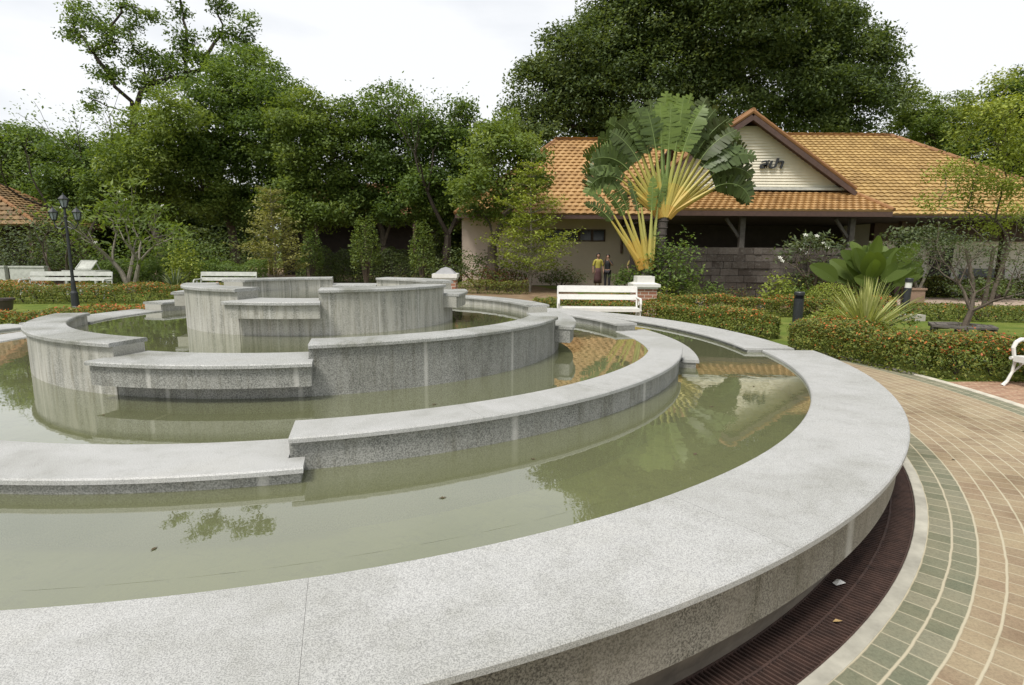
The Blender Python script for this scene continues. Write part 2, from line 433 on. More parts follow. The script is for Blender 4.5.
def hedge(name, path, w, h, label, flower=.12, leaf=.05, dens=900, mat='hedge', fl='orange', cat='hedge', cap=60000, lump=.075):
    """clipped hedge along a polyline; crust of small leaves all over plus loose shoots"""
    pts = [Vector((x, y, 0)) for x, y in path]
    seg = [(pts[i + 1] - pts[i]).length for i in range(len(pts) - 1)]; T = sum(seg)
    area = T * (w + 2 * h) + 2 * w * h; n = int(min(cap, area * dens))
    root = empty(name, (pts[0].x, pts[0].y, 0)); tag(root, label, cat)
    per = w + 2 * h
    s = rng.uniform(-w * .5 / T, 1 + w * .5 / T, n) * T
    q = rng.uniform(0, per, n)
    lat = np.where(q < h, -w / 2, np.where(q < h + w, q - h - w / 2, w / 2))
    zz = np.where(q < h, q, np.where(q < h + w, h, per - q))
    # round the shoulders
    e = np.abs(lat) / (w / 2); zz = np.where((zz > h * .75), zz - .10 * h * e ** 4, zz)
    inside = rng.random(n) < .3
    lat = np.where(inside, lat * rng.uniform(.7, .95, n), lat); zz = np.where(inside & (zz > h * .7), zz * rng.uniform(.75, .95, n), zz)
    cum = np.concatenate([[0], np.cumsum(seg)]); PX = np.array([p.x for p in pts]); PY = np.array([p.y for p in pts])
    si = np.clip(s, 0, T); x = np.interp(si, cum, PX); y = np.interp(si, cum, PY)
    # smoothed tangent
    x2 = np.interp(np.clip(si + .15, 0, T), cum, PX); y2 = np.interp(np.clip(si + .15, 0, T), cum, PY)
    x1 = np.interp(np.clip(si - .15, 0, T), cum, PX); y1 = np.interp(np.clip(si - .15, 0, T), cum, PY)
    tx, ty = x2 - x1, y2 - y1; L = np.hypot(tx, ty) + 1e-9; tx /= L; ty /= L
    over = s - si; kk = np.sqrt(np.clip(1 - (over / (w * .5)) ** 2, 0, 1)); lat = lat * np.where(np.abs(over) > 0, kk, 1)
    lm = lump * (np.sin(s * 3.1) + np.sin(s * 7.3 + 1) * .6 + np.sin(s * 1.2 + lat * 4) * .8)
    outv = np.stack([-ty * np.sign(lat), tx * np.sign(lat), (zz > h * .8) * 1.0], axis=1)
    jit = rng.normal(0, .018, (n, 3)); shoot = rng.random(n) < .05
    p = np.stack([x + tx * over - ty * lat * (1 + lm * .5), y + ty * over + tx * lat * (1 + lm * .5), np.maximum(.01, zz * (1 + lm))], axis=1) + jit
    p[shoot] += outv[shoot] * rng.uniform(0, .08, (shoot.sum(), 1))
    V = leaf_quads(p, leaf, .5, out=outv * .5)
    patch = .5 + .5 * np.sin(s * 2.3 + 1.7) * np.sin(s * .9 + lat * 3)
    topw = np.clip(zz / h, .15, 1) ** 2.2
    mi = (rng.random(n) < .72 * flower * (.35 + 1.3 * patch) * topw).astype(int)
    low = np.clip(rng.normal(.5, .25, n), 0, 1)
    put(quads('foliage', V, [LEAF[mat], LEAF[fl]], None, low, mi), root)
    mb = MB()   # twiggy inside of the hedge
    k = max(2, int(T / .45))
    for i in range(k + 1):
        u = T * i / k; cx = float(np.interp(u, cum, PX)); cy = float(np.interp(u, cum, PY))
        for j in range(4):
            a = rng.uniform(0, 2 * pi); rr = w * .16
            mb.tube([(cx, cy, -.02), (cx + rr * math.cos(a), cy + rr * math.sin(a), h * rng.uniform(.5, .7))], [.012, .005], 4, caps=False)
    put(mb.build('twigs', BARKD), root); root.children[-1]['kind'] = 'stuff'
    return root
# ------------------------------------------------------------------ fountain
FC = (-2.26, 6.89, 0)
HI = [(-75, -15), (15, 75), (105, 165), (195, 255)]
LO = [(-105, -75), (-15, 15), (75, 105), (165, 195)]
fountain = empty('fountain', FC)
tag(fountain, 'large tiered granite fountain, stepped rings of low walls round a streaked central drum', 'fountain')

def slab_prof(r0, r1, z0, z1, b=.008):
    return [(r0, z0), (r1, z0), (r1, z1 - b), (r1 - b, z1), (r0 + b, z1), (r0, z1 - b)]
def block(r0, r1, z0, z1): return [(r0, z0), (r1, z0), (r1, z1), (r0, z1)]
def coping(r0, r1, z0, z1, a0, a1, slab, mat, step=1.0):
    mb = MB(); n = max(1, round((a1 - a0) / slab)); g = math.degrees((.0009 if r1 < 5 else .0005) / r1)
    for i in range(n):
        s = a0 + (a1 - a0) * i / n; e = a0 + (a1 - a0) * (i + 1) / n
        dz = rng.uniform(-.0012, .0012)
        mb.sweep(slab_prof(r0, r1, z0, z1 + dz), s + g, e - g, step)
    return mb.build('coping', mat, fountain)
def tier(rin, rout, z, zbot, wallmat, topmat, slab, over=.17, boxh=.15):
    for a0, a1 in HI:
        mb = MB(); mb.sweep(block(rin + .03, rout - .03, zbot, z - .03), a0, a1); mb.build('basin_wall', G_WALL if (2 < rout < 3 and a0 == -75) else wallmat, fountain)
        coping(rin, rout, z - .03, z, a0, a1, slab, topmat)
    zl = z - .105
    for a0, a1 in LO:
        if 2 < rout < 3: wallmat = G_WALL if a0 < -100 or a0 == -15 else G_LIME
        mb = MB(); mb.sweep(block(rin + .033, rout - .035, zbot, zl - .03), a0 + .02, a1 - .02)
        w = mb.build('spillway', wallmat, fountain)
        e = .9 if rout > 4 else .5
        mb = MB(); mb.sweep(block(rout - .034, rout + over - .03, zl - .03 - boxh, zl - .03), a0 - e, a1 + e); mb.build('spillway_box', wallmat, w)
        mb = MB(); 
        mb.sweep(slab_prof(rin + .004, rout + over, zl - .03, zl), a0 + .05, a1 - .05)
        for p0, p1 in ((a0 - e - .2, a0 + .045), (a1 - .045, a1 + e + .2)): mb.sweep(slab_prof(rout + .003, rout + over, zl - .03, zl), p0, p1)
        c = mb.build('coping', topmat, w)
# central drum, inner ring, middle ring
tier(1.20, 1.55, 1.298, .30, G_LIME, G_TOP2, 30, .16, .13)
tier(2.535, 2.864, .971, .15, G_LIME, G_TOP2, 20)
for ch in list(fountain.children): pass
tier(3.853, 4.19, .683, .05, G_WALL, G_TOP, 15)
# outer ring: wide low half towards the viewer, narrower half 3 cm higher behind it
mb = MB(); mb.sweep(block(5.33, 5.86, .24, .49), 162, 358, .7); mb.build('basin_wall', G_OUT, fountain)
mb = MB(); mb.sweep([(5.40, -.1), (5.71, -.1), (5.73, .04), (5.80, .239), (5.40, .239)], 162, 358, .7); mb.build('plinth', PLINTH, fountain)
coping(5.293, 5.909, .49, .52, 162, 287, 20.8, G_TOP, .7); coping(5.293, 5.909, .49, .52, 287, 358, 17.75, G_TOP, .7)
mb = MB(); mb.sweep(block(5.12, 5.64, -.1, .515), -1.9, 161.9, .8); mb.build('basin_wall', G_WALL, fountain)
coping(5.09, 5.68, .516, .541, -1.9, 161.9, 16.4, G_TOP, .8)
mb = MB(); mb.sweep(block(0, 5.7, -.12, .12), 0, 360, 3) if False else mb.lathe([(5.6, -.12), (5.6, .12)], 120)
mb.build('basin_floor', FLOOR, fountain)
mb = MB(); mb.lathe([(3.87, .13), (3.87, .22)], 90); mb.build('basin_floor', FLOOR, fountain)
mb = MB(); mb.lathe([(2.56, .23), (2.56, .50)], 72); mb.build('basin_floor', FLOOR, fountain)
mb = MB(); mb.lathe([(1.23, .6), (1.23, .95)], 48); mb.build('basin_floor', FLOOR, fountain)
mb = MB(); mb.lathe([(.09, .95), (.09, 1.12), (.05, 1.13), (.035, 1.2)], 14); mb.build('nozzle', RUST, fountain)

def disc(name, r0, r1, z, mat, kind='structure', seg=120, loc=FC):
    mb = MB(); vs = []; fs = []
    for k in range(seg):
        a = 2 * pi * k / seg
        vs += [(r0 * math.cos(a), r0 * math.sin(a), z), (r1 * math.cos(a), r1 * math.sin(a), z)]
    for k in range(seg):
        j = (k + 1) % seg; fs.append((2 * k, 2 * k + 1, 2 * j + 1, 2 * j))
    mb.add(vs, fs); o = mb.build(name, mat, None, loc); o['kind'] = kind; return o
disc('water', .001, 1.25, 1.14, WATER); disc('water', 1.5, 2.58, .850, WATER)
disc('water', 2.80, 3.90, .568, WATER); disc('water', 4.12, 5.14, .488, WATER)
mb = MB(); vs = []; fs = []
for k in range(141):   # the wider part of the outer pool
    a = R(162 + 196 * k / 140); vs += [(5.14 * math.cos(a), 5.14 * math.sin(a), .488), (5.34 * math.cos(a), 5.34 * math.sin(a), .488)]
for k in range(140): fs.append((2 * k, 2 * k + 1, 2 * k + 3, 2 * k + 2))
mb.add(vs, fs); o = mb.build('water', WATER, None, FC); o['kind'] = 'structure'

# ------------------------------------------------------------------ ground, paving, drain
def grass_mat():
    s = NT('lawn'); o = s.obj()
    n = s.noise(o, 1.2, 5, .6); n2 = s.noise(o, 60, 3, .7)
    c = s.ramp(n, [(.3, (.075, .115, .022)), (.5, (.125, .16, .032)), (.7, (.19, .20, .055))])
    c = s.mix(.6, c, s.ramp(n2, [(.3, (.55, .6, .5)), (.6, (1.1, 1.1, 1))]), 'MULTIPLY')
    s.bsdf(c, .9, s.bump(n2, .8, .02), spec=.1); return s.m
def soil_mat():
    s = NT('bare_soil'); o = s.obj(); n = s.noise(o, 2, 6, .7)
    s.bsdf(s.ramp(n, [(.3, (.13, .085, .05)), (.7, (.26, .19, .12))]), .95, s.bump(n, .5, .02), spec=.1); return s.m
def brick_mat():
    s = NT('ring_brick_paving'); o = s.obj()
    x = s.n('ShaderNodeSeparateXYZ'); s.l(o, x.inputs[0])
    r = s.math('SQRT', s.math('ADD', s.math('MULTIPLY', x.outputs[0], x.outputs[0]), s.math('MULTIPLY', x.outputs[1], x.outputs[1])))
    wob = s.math('MULTIPLY', s.math('SUBTRACT', s.noise(o, 6, 2), .5), .012)
    rr = s.math('DIVIDE', s.math('SUBTRACT', s.math('ADD', r, wob), 6.05), .1185)
    ci = s.math('FLOOR', rr); cf = s.math('FRACT', rr)
    ang = s.math('ARCTAN2', x.outputs[1], x.outputs[0])
    # whole number of bricks in every course
    nb = s.math('ROUND', s.math('MULTIPLY', s.math('ADD', s.math('MULTIPLY', ci, .1185), 6.11), 2 * pi / .118))
    u = s.math('ADD', s.math('MULTIPLY', s.math('DIVIDE', ang, 2 * pi), nb), s.math('MULTIPLY', ci, .5))
    bi = s.math('FLOOR', u); bf = s.math('FRACT', u)
    dj = s.math('MULTIPLY', s.math('MINIMUM', cf, s.math('SUBTRACT', 1, cf)), .1185)
    dk = s.math('MULTIPLY', s.math('MINIMUM', bf, s.math('SUBTRACT', 1, bf)), .118)
    j1 = s.ramp(dj, [(.0035, 1.0), (.0072, 0.0)]); j2 = s.ramp(dk, [(.0018, .85), (.0050, 0.0)])
    J = s.math('MAXIMUM', j1, j2)
    c = s.n('ShaderNodeCombineXYZ'); s.l(ci, c.inputs[0]); s.l(bi, c.inputs[1])
    w = s.n('ShaderNodeTexWhiteNoise', noise_dimensions='3D'); s.l(c.outputs[0], w.inputs['Vector'])
    pink = s.ramp(w.outputs['Value'], [(0, (.215, .155, .10)), (.35, (.245, .18, .115)), (.7, (.275, .208, .13)), (1, (.25, .195, .125))])
    green = s.ramp(w.outputs['Value'], [(0, (.12, .13, .085)), (.5, (.155, .16, .108)), (1, (.19, .185, .13))])
    isg = s.math('MAXIMUM', s.math('LESS_THAN', ci, 1.5), s.math('GREATER_THAN', ci, 13.5))
    col = s.mix(isg, pink, green)
    worn = s.ramp(s.noise(o, 2.2, 6, .7, .4), [(.38, 0.0), (.64, .6)])
    col = s.mix(s.math('MULTIPLY', worn, s.math('SUBTRACT', 1, s.math('MULTIPLY', isg, .6))), col, (.33, .275, .175))
    fine = s.ramp(s.noise(o, 90, 4, .7), [(.3, (.72, .72, .72)), (.6, (1.08, 1.08, 1.08))])
    col = s.mix(.8, col, fine, 'MULTIPLY')
    col = s.mix(J, col, (.42, .375, .27))
    dirt = s.ramp(s.noise(o, 1.1, 5, .6), [(.3, (.74, .72, .66)), (.5, (1, 1, 1))])
    col = s.mix(1, col, dirt, 'MULTIPLY')
    h = s.math('ADD', s.math('MULTIPLY', J, -1), s.math('MULTIPLY', s.noise(o, 70, 3), .5))
    s.bsdf(col, .85, s.bump(h, .5, .004), spec=.25); return s.m
BRICK = brick_mat(); LAWN = grass_mat(); SOIL = soil_mat()
mb = MB(); vs = []; fs = []   # one sheet of ground from the paving out to the horizon
rads = [7.9, 9, 12, 18, 30, 60, 150, 500, 1500]; S = 96
for r in rads:
    for k in range(S): vs.append((r * math.cos(2 * pi * k / S), r * math.sin(2 * pi * k / S), -.004))
for i in range(len(rads) - 1):
    for k in range(S): fs.append((i * S + k, (i + 1) * S + k, (i + 1) * S + (k + 1) % S, i * S + (k + 1) % S))
mb.add(vs, fs); g = mb.build('ground', LAWN, None, FC); g['kind'] = 'structure'
disc('pavement', 6.048, 7.95, .004, BRICK, seg=180)
mb = MB(); mb.sweep([(5.985, -.3), (6.05, -.3), (6.05, .006), (6.047, .009), (5.988, .009), (5.985, .006)], 0, 360, 1.5)
o = mb.build('kerb', CONC, None, FC); o['kind'] = 'structure'
mb = MB(); mb.sweep(slab_prof(7.94, 8.03, -.2, .018), 0, 360, 1.5); o = mb.build('kerb', paint('pale_kerb', (.45, .42, .34), .85, .2, 6), None, FC); o['kind'] = 'structure'
mb = MB(); mb.sweep(block(5.5, 6.0, -.34, -.22), 0, 360, 3); o = mb.build('drain_trench', TRENCH, None, FC); o['kind'] = 'structure'
def redbrick_mat():
    s = NT('red_brown_paving'); o = s.obj()
    b = s.n('ShaderNodeTexBrick'); s.l(o, b.inputs['Vector']); b.inputs['Scale'].default_value = 4.2
    b.inputs['Color1'].default_value = (.24, .12, .075, 1); b.inputs['Color2'].default_value = (.34, .20, .13, 1); b.inputs['Mortar'].default_value = (.42, .33, .22, 1)
    b.inputs['Mortar Size'].default_value = .03; b.inputs['Brick Width'].default_value = .9
    n = s.ramp(s.noise(o, 5, 5, .7), [(.35, (.75, .72, .68)), (.6, (1.05, 1.05, 1.05))])
    s.bsdf(s.mix(1, b.outputs['Color'], n, 'MULTIPLY'), .9); return s.m
REDB = redbrick_mat()
mb = MB(); vs = []; fs = []
for k in range(41):
    a = R(-75 + 78 * k / 40)
    for r in (8.031, 9.9): vs.append((r * math.cos(a), r * math.sin(a), .004))
for k in range(40): fs.append((2 * k, 2 * k + 1, 2 * k + 3, 2 * k + 2))
mb.add(vs, fs); o = mb.build('pavement', REDB, None, FC); o['kind'] = 'structure'

# drain grate: flat bars across the trench on three rims
mb = MB()
for k in range(1480):
    a = 2 * pi * k / 1480 + .006; c_, s_ = math.cos(a), math.sin(a); w = .0042
    r0, r1 = 5.725, 5.982; tx, ty = -s_ * w, c_ * w
    sk = .012
    A = [(r0 * c_ - s_ * -sk, r0 * s_ + c_ * -sk), (r1 * c_ - s_ * sk, r1 * s_ + c_ * sk)]
    vs = []
    for z in (-.03, -.004):
        for (x, y) in A: vs += [(x - tx, y - ty, z), (x + tx, y + ty, z)]
    mb.add(vs, [(4, 5, 7, 6), (0, 4, 6, 2), (1, 3, 7, 5), (0, 1, 5, 4), (2, 6, 7, 3)])
gr = empty('drain_grate', FC); tag(gr, 'rusty dark brown iron drain grate curving round the foot of the fountain', 'grate')
mb.build('bar', [RUST], gr); bpy.data.objects['bar']['kind'] = 'stuff'
for r0, r1 in ((5.722, 5.730), (5.846, 5.856), (5.974, 5.983)):
    mb = MB(); mb.sweep(block(r0, r1, -.035, -.001), 0, 360, 2); mb.build('rim', RUST, gr)

def polar(r, a): return (FC[0] + r * math.cos(R(a)), FC[1] + r * math.sin(R(a)))
x, y = polar(5.79, -47.5)
mb = MB(); mb.add([(0, 0, 0), (.05, .005, .012), (.055, .03, .004), (.02, .035, .016), (-.01, .02, .003), (.025, .015, .024)], [(0, 1, 5), (1, 2, 5), (2, 3, 5), (3, 4, 5), (4, 0, 5)])
tag(mb.build('paper_scrap', WHITE, None, (x, y, .0)), 'crumpled scrap of white paper lying on the drain grate', 'litter')
x, y = polar(5.90, -50.5)
mb = MB(); mb.add([(-.02, 0, 0), (0, .012, .006), (.025, 0, .004), (0, -.012, .008), (0, 0, .001)], [(0, 1, 4), (1, 2, 4), (2, 3, 4), (3, 0, 4)])
tag(mb.build('dry_leaf', paint('dry_leaf', (.32, .22, .09), .8), None, (x, y, .0)), 'small dry yellow leaf lying on the drain grate near the kerb', 'leaf')

# patches of bare soil and the far walk
def sheet(name, pts, z, mat):
    mb = MB(); mb.add([(x, y, z) for x, y in pts], [tuple(range(len(pts)))]); o = mb.build(name, mat); o['kind'] = 'structure'; return o
sheet('soil', [(-3.2, 19), (2.2, 18.6), (2.8, 24), (1, 29.9), (-4, 29.9)], .002, SOIL)
sheet('soil', [(-40, 25.2), (-3.5, 25.2), (-3.5, 60), (-40, 60)], .003, SOIL)
sheet('soil', [(3.6, 17.0), (10.4, 16.2), (12.4, 19.0), (12.0, 24), (3, 24)], .002, SOIL)
def walk_mat():
    s = NT('pink_walk'); o = s.obj(); n = s.noise(o, 3, 6, .7)
    s.bsdf(s.ramp(n, [(.3, (.32, .235, .18)), (.7, (.46, .37, .29))]), .9); return s.m
sheet('path', [(12.6, 19.0), (30, 17.5), (30, 21.6), (13.0, 23.2)], .004, walk_mat())

# ------------------------------------------------------------------ hedges
def ring_path(r, a0, a1, n=14): return [polar(r, a0 + (a1 - a0) * i / n) for i in range(n + 1)]
hedge('hedge', ring_path(8.55, 31.5, 68, 20), .75, .50, 'low clipped hedge curving directly behind the fountain rim, yellow green with few orange flowers', .16, .055, 2300, mat='hedge')
h2 = hedge('hedge', [(3.2, 16.2), (5.5, 15.8), (7.4, 15.55), (9.5, 15.4), (10.0, 15.35)], .8, .50, 'low clipped hedge in the second row, between the brick pillar and the variegated spiky plant', .20, .06, 2000)
hedge('hedge', [polar(8.22, 21.3), polar(8.22, 18), polar(8.22, 14), polar(8.25, 10), (5.97, 8.0), (6.35, 7.78), (6.8, 7.75), (8.0, 7.75), (10.5, 7.75)], .86, .53, 'long dense hedge with orange and red ixora flowers along the brick paving at right', .20, .045, 4200, cap=120000)
hedge('hedge', [(10.9, 14.9), (13, 14.6), (17, 14.2), (19, 14.0)], .8, .36, 'low hedge behind the lawn at right, in front of the pink walk', .06, .055, 1500)
hedge('hedge', [(14.8, 23.8), (18, 23.2), (23, 22.6)], 1.0, .75, 'green hedge against the wall of the building beyond the pink walk', .03, .07, 900)
hedge('hedge', [(-18.6, 18.0), (-15, 18.15), (-12.0, 18.5), (-10.2, 18.9)], 1.1, .56, 'broad low hedge with orange flowers in front of the long white bench at left', .22, .06, 1200)
hedge('hedge', ring_path(8.5, 112, 160, 20), .8, .46, 'low hedge thick with orange ixora flowers close behind the left rim of the fountain', .42, .055, 1500)
hedge('hedge', [(-20, 20.6), (-17.3, 20.6)], .9, .55, 'small bed of orange flowers before the white garden wall at far left', .5, .06, 1200)
hedge('hedge', [(-1.9, 23.6), (-.2, 23.2), (.3, 23.4)], .7, .5, 'short low hedge with reddish leaves beside the capped brick pillar', .3, .06, 1000, fl='red')
hedge('hedge', [(-17.5, 24.2), (-13, 24.4), (-11.4, 24.8)], 1.2, 1.15, 'waist high plain green hedge behind the lamp post and the frangipani', .0, .08, 1000, mat='mid', lump=.09)
hedge('hedge', [(-11.3, 31.5), (-8.5, 31.8), (-3.0, 32)], 1.4, 1.7, 'tall dark clipped hedge behind the three columnar shrubs', .0, .10, 700, mat='dark', lump=.1)
for k, (r_, a_) in enumerate([(4.6, -92), (4.9, -80), (4.75, -66), (4.5, -58), (5.0, -48), (4.65, -35), (4.85, -24), (5.05, -10), (3.4, -60), (3.3, -98), (3.6, -35), (4.7, -104)]):
    x, y = polar(r_, a_); z = .489 if r_ > 4.2 else .569; mb = MB(); s_ = rng.uniform(.016, .03); t_ = rng.uniform(0, 6)
    c_, q_ = math.cos(t_), math.sin(t_)
    mb.add([(-s_ * c_, -s_ * q_, .001), (-s_ * .45 * q_, s_ * .45 * c_, .003), (s_ * c_, s_ * q_, .001), (s_ * .45 * q_, -s_ * .45 * c_, .003)], [(0, 1, 2), (0, 2, 3)])
    tag(mb.build('fallen_leaf', FALLEN, None, (x, y, z)), 'small dark fallen leaf floating on the green pool water', 'leaf', 'fallen leaves floating on the pool')
for k in range(14):
    x, y = polar(rng.uniform(8.2, 9.3), rng.uniform(-12, 1)) if k < 9 else polar(rng.uniform(6.2, 7.8), rng.uniform(-30, 8)); mb = MB(); s_ = rng.uniform(.015, .028); t_ = rng.uniform(0, 6); c_, q_ = math.cos(t_), math.sin(t_)
    mb.add([(-s_ * c_, -s_ * q_, .002), (-s_ * .4 * q_, s_ * .4 * c_, .009), (s_ * c_, s_ * q_, .004), (s_ * .4 * q_, -s_ * .4 * c_, .007)], [(0, 1, 2), (0, 2, 3)])
    tag(mb.build('dry_leaf', FALLEN, None, (x, y, .005)), 'small dry brown leaf lying on the brick paving at right', 'leaf', 'dry leaves on the paving')
# ------------------------------------------------------------------ buildings
def tile_mat(name, a, b, c):
    s = NT(name); o = s.obj(); at = s.n('ShaderNodeAttribute'); at.attribute_name = 'tint'
    col = s.ramp(at.outputs['Fac'], [(0, a), (.5, b), (1, c)])
    d = s.ramp(s.noise(o, .8, 6, .65, .5), [(.3, (.68, .64, .6)), (.55, (1, 1, 1))])
    s.bsdf(s.mix(1, col, d, 'MULTIPLY'), .7, s.bump(s.noise(o, 20, 3), .3, .01)); return s.m
TILE = tile_mat('ochre_roof_tiles', (.30, .19, .062), (.35, .225, .078), (.39, .26, .095))
TILEO = tile_mat('orange_roof_tiles', (.31, .175, .062), (.355, .208, .078), (.395, .24, .098))
TILEB = tile_mat('mossy_brown_tiles', (.12, .075, .03), (.19, .115, .045), (.24, .15, .06))
TILER = tile_mat('red_ridge_tiles', (.18, .085, .03), (.24, .115, .04), (.29, .15, .055))

def in_poly(x, y, poly):
    c = False; j = len(poly) - 1
    for i in range(len(poly)):
        xi, yi = poly[i]; xj, yj = poly[j]
        if (yi > y) != (yj > y) and x < (xj - xi) * (y - yi) / (yj - yi) + xi: c = not c
        j = i
    return c
def tile_roof(A, B, Cc, D, pu=.26, pv=.27, mat=TILE, parent=None, name='roof', stag=True, amp=.035, back=True):
    """tiled plane: eave A->B, ridge D->C (all Vectors); rows of lapped, rounded tiles"""
    A, B, Cc, D = map(Vector, (A, B, Cc, D)); U = (B - A).normalized()
    N = U.cross(D - A).normalized()
    if N.z < 0: N = -N
    V = N.cross(U).normalized()
    if V.z < 0: V = -V
    uv = [((p - A).dot(U), (p - A).dot(V)) for p in (A, B, Cc, D)]
    u0, u1 = min(p[0] for p in uv), max(p[0] for p in uv); v1 = max(p[1] for p in uv)
    sub = 4; du = pu / sub; nu = int((u1 - u0) / du) + 1; nv = int(v1 / pv) + 1
    quad = []; tn = []
    for j in range(nv):
        sh = (pu / 2 if (stag and j % 2) else 0)
        ti = {}
        for i in range(-sub, nu + sub):
            ua = u0 + i * du + sh; ub = ua + du; vm = (j + .5) * pv
            if not in_poly((ua + ub) / 2, vm, uv): continue
            ti.setdefault(i // sub, rng.random())
            ha = amp * abs(math.sin(pi * ((ua - u0 - sh) / pu))); hb = amp * abs(math.sin(pi * ((ub - u0 - sh) / pu)))
            va, vb = j * pv, (j + 1) * pv
            f = lambda u, v, h: A + U * u + V * v + N * h
            q = [f(ua, va, ha + .06), f(ub, va, hb + .06), f(ub, vb, hb + .008), f(ua, vb, ha + .008)]
            quad.append(q); tn.append(ti[i // sub])
            quad.append([f(ua, va, -.005), f(ub, va, -.005), f(ub, va, hb + .06), f(ua, va, ha + .06)]); tn.append(ti[i // sub])
    o = quads(name, np.array([[tuple(p) for p in q] for q in quad]), mat, None, np.array(tn))
    if parent: put(o, parent)
    if back:
        mb = MB(); n = N * .02; n2 = N * .10
        vs = [p - n for p in (A, B, Cc, D)] + [p - n2 for p in (A, B, Cc, D)]
        mb.add(vs, [(0, 1, 2, 3), (7, 6, 5, 4), (0, 4, 5, 1), (1, 5, 6, 2), (2, 6, 7, 3), (3, 7, 4, 0)]); put(mb.build('roof_deck', BROWN), o if False else parent)
    return o
def ridge(pts, parent, r=.10, mat=TILER):
    mb = MB()
    for a, b in zip(pts[:-1], pts[1:]):
        a, b = Vector(a), Vector(b); L = (b - a).length; n = max(1, int(L / .38)); d = (b - a) / n
        for i in range(n):
            mb.tube([a + d * i, a + d * (i + 1.08)], [r * 1.08, r * .92], 8)
    return put(mb.build('ridge_tiles', mat), parent)

B = empty('spa_building', P(790, 300, 24).xy.to_3d()); tag(B, 'long building with ochre tiled roofs, cream boarded gable and a Thai sign', 'building')
# main roof, right of the gable
zE = 3.20; YE = 22.0; YR = 28.6; zR = P(840, 136, YR).z
xr0, xr1 = P(700, 136, YR).x, P(890, 136, YR).x
tile_roof((5.6, YE, zE), (23.4, YE, zE), (xr1, YR, zR), (xr0 - 1, YR, zR), parent=B, stag=False, pu=.27, pv=.29)
tile_roof((23.4, 35.2, zE), (5.6, 35.2, zE), (xr0 - 1, YR, zR), (xr1, YR, zR), parent=B, pu=.5, pv=.5, stag=False)
tile_roof((23.4, YE, zE), (23.4, 35.2, zE), (xr1, YR + .01, zR), (xr1, YR - .01, zR), parent=B, pu=.5, pv=.5, stag=False)
ridge([(xr0 - 1, YR, zR + .05), (xr1, YR, zR + .05)], B); ridge([(xr1, YR, zR + .05), (23.4, YE, zE + .07)], B)
# gable with its own roof
YG = 21.9
ap = P(748, 119, YG); gr_ = P(842, 190, YG); hw = gr_.x - ap.x; gl = Vector((ap.x - hw, YG, gr_.z))
mb = MB(); nb = 22
for i in range(nb):     # horizontal boards, each lapping the one below
    z0 = gr_.z + (ap.z - .25 - gr_.z) * i / nb; z1 = gr_.z + (ap.z - .25 - gr_.z) * (i + 1) / nb
    w0 = hw * (ap.z - z0) / (ap.z - gr_.z) ; w1 = hw * (ap.z - z1) / (ap.z - gr_.z)
    mb.add([(ap.x - w0, YG - .035, z0), (ap.x + w0, YG - .035, z0), (ap.x + w1, YG - .003, z1), (ap.x - w1, YG - .003, z1),
            (ap.x - w0, YG + .06, z0), (ap.x + w0, YG + .06, z0), (ap.x + w1, YG + .06, z1), (ap.x - w1, YG + .06, z1)],
           [(0, 1, 2, 3), (0, 4, 5, 1), (3, 2, 6, 7), (7, 6, 5, 4), (0, 3, 7, 4), (1, 5, 6, 2)])
put(mb.build('gable_wall', paint('cream_boards', (.66, .62, .50), .7, .05, 4)), B)
oh = .45
aT = Vector((ap.x, YG - oh, ap.z + .12)); aB = Vector((ap.x, 27.5, ap.z + .12))
for sgn in (-1, 1):
    e0 = Vector((ap.x + sgn * (hw + .25), YG - oh, gr_.z - .04)); e1 = Vector((ap.x + sgn * (hw + .25), 25.0, gr_.z - .04))
    if sgn < 0: tile_roof(e1, e0, aT, aB, parent=B, mat=TILEO, pu=.27, pv=.27)
    else: tile_roof(e0, e1, aB, aT, parent=B, mat=TILEO, pu=.27, pv=.27)
    mb = MB(); mb.bar(aT + Vector((0, -.03, -.16)), e0 + Vector((0, -.03, -.15)), .05, .17, up=(0, -.001, 1)); put(mb.build('bargeboard', BROWN), B)
    ridge([aT + Vector((0, .04, .06)), e0 + Vector((0, .04, .06))], B, .085)
ridge([aT + Vector((0, 0, .08)), aB + Vector((0, 0, .08))], B)
# skirt roof under the gable
s0, s1 = P(668, 213, 20), P(893, 213, 20); u0, u1 = Vector((gl.x - .3, YG - .05, gr_.z - .12)), Vector((gr_.x + .35, YG - .05, gr_.z - .12))
s0.z = s1.z = 3.18
tile_roof(s0, s1, u1, u0, parent=B, mat=TILEO, pu=.25, pv=.25)
ridge([u1 + Vector((0, 0, .05)), s1 + Vector((0, 0, .07))], B, .08)
mb = MB(); mb.box(ap.x - hw, gr_.x + .15, YG - .16, YG - .04, gr_.z - .03, gr_.z + .07); put(mb.build('gutter', WHITE_OLD), B)
mb = MB(); mb.box(s0.x, s1.x, 20.0, 20.06, 3.0, 3.17); mb.box(5.6, 23.3, YE + .01, YE + .07, 3.02, 3.19); mb.box(s1.x - .06, s1.x, 20.06, 22.0, 3.0, 3.17); put(mb.build('fascia', BROWN), B)
mb = MB(); mb.box(s0.x, 23.2, 20.1, 30, 2.99, 3.03); put(mb.build('ceiling', DARKWOOD_SHADE), B)
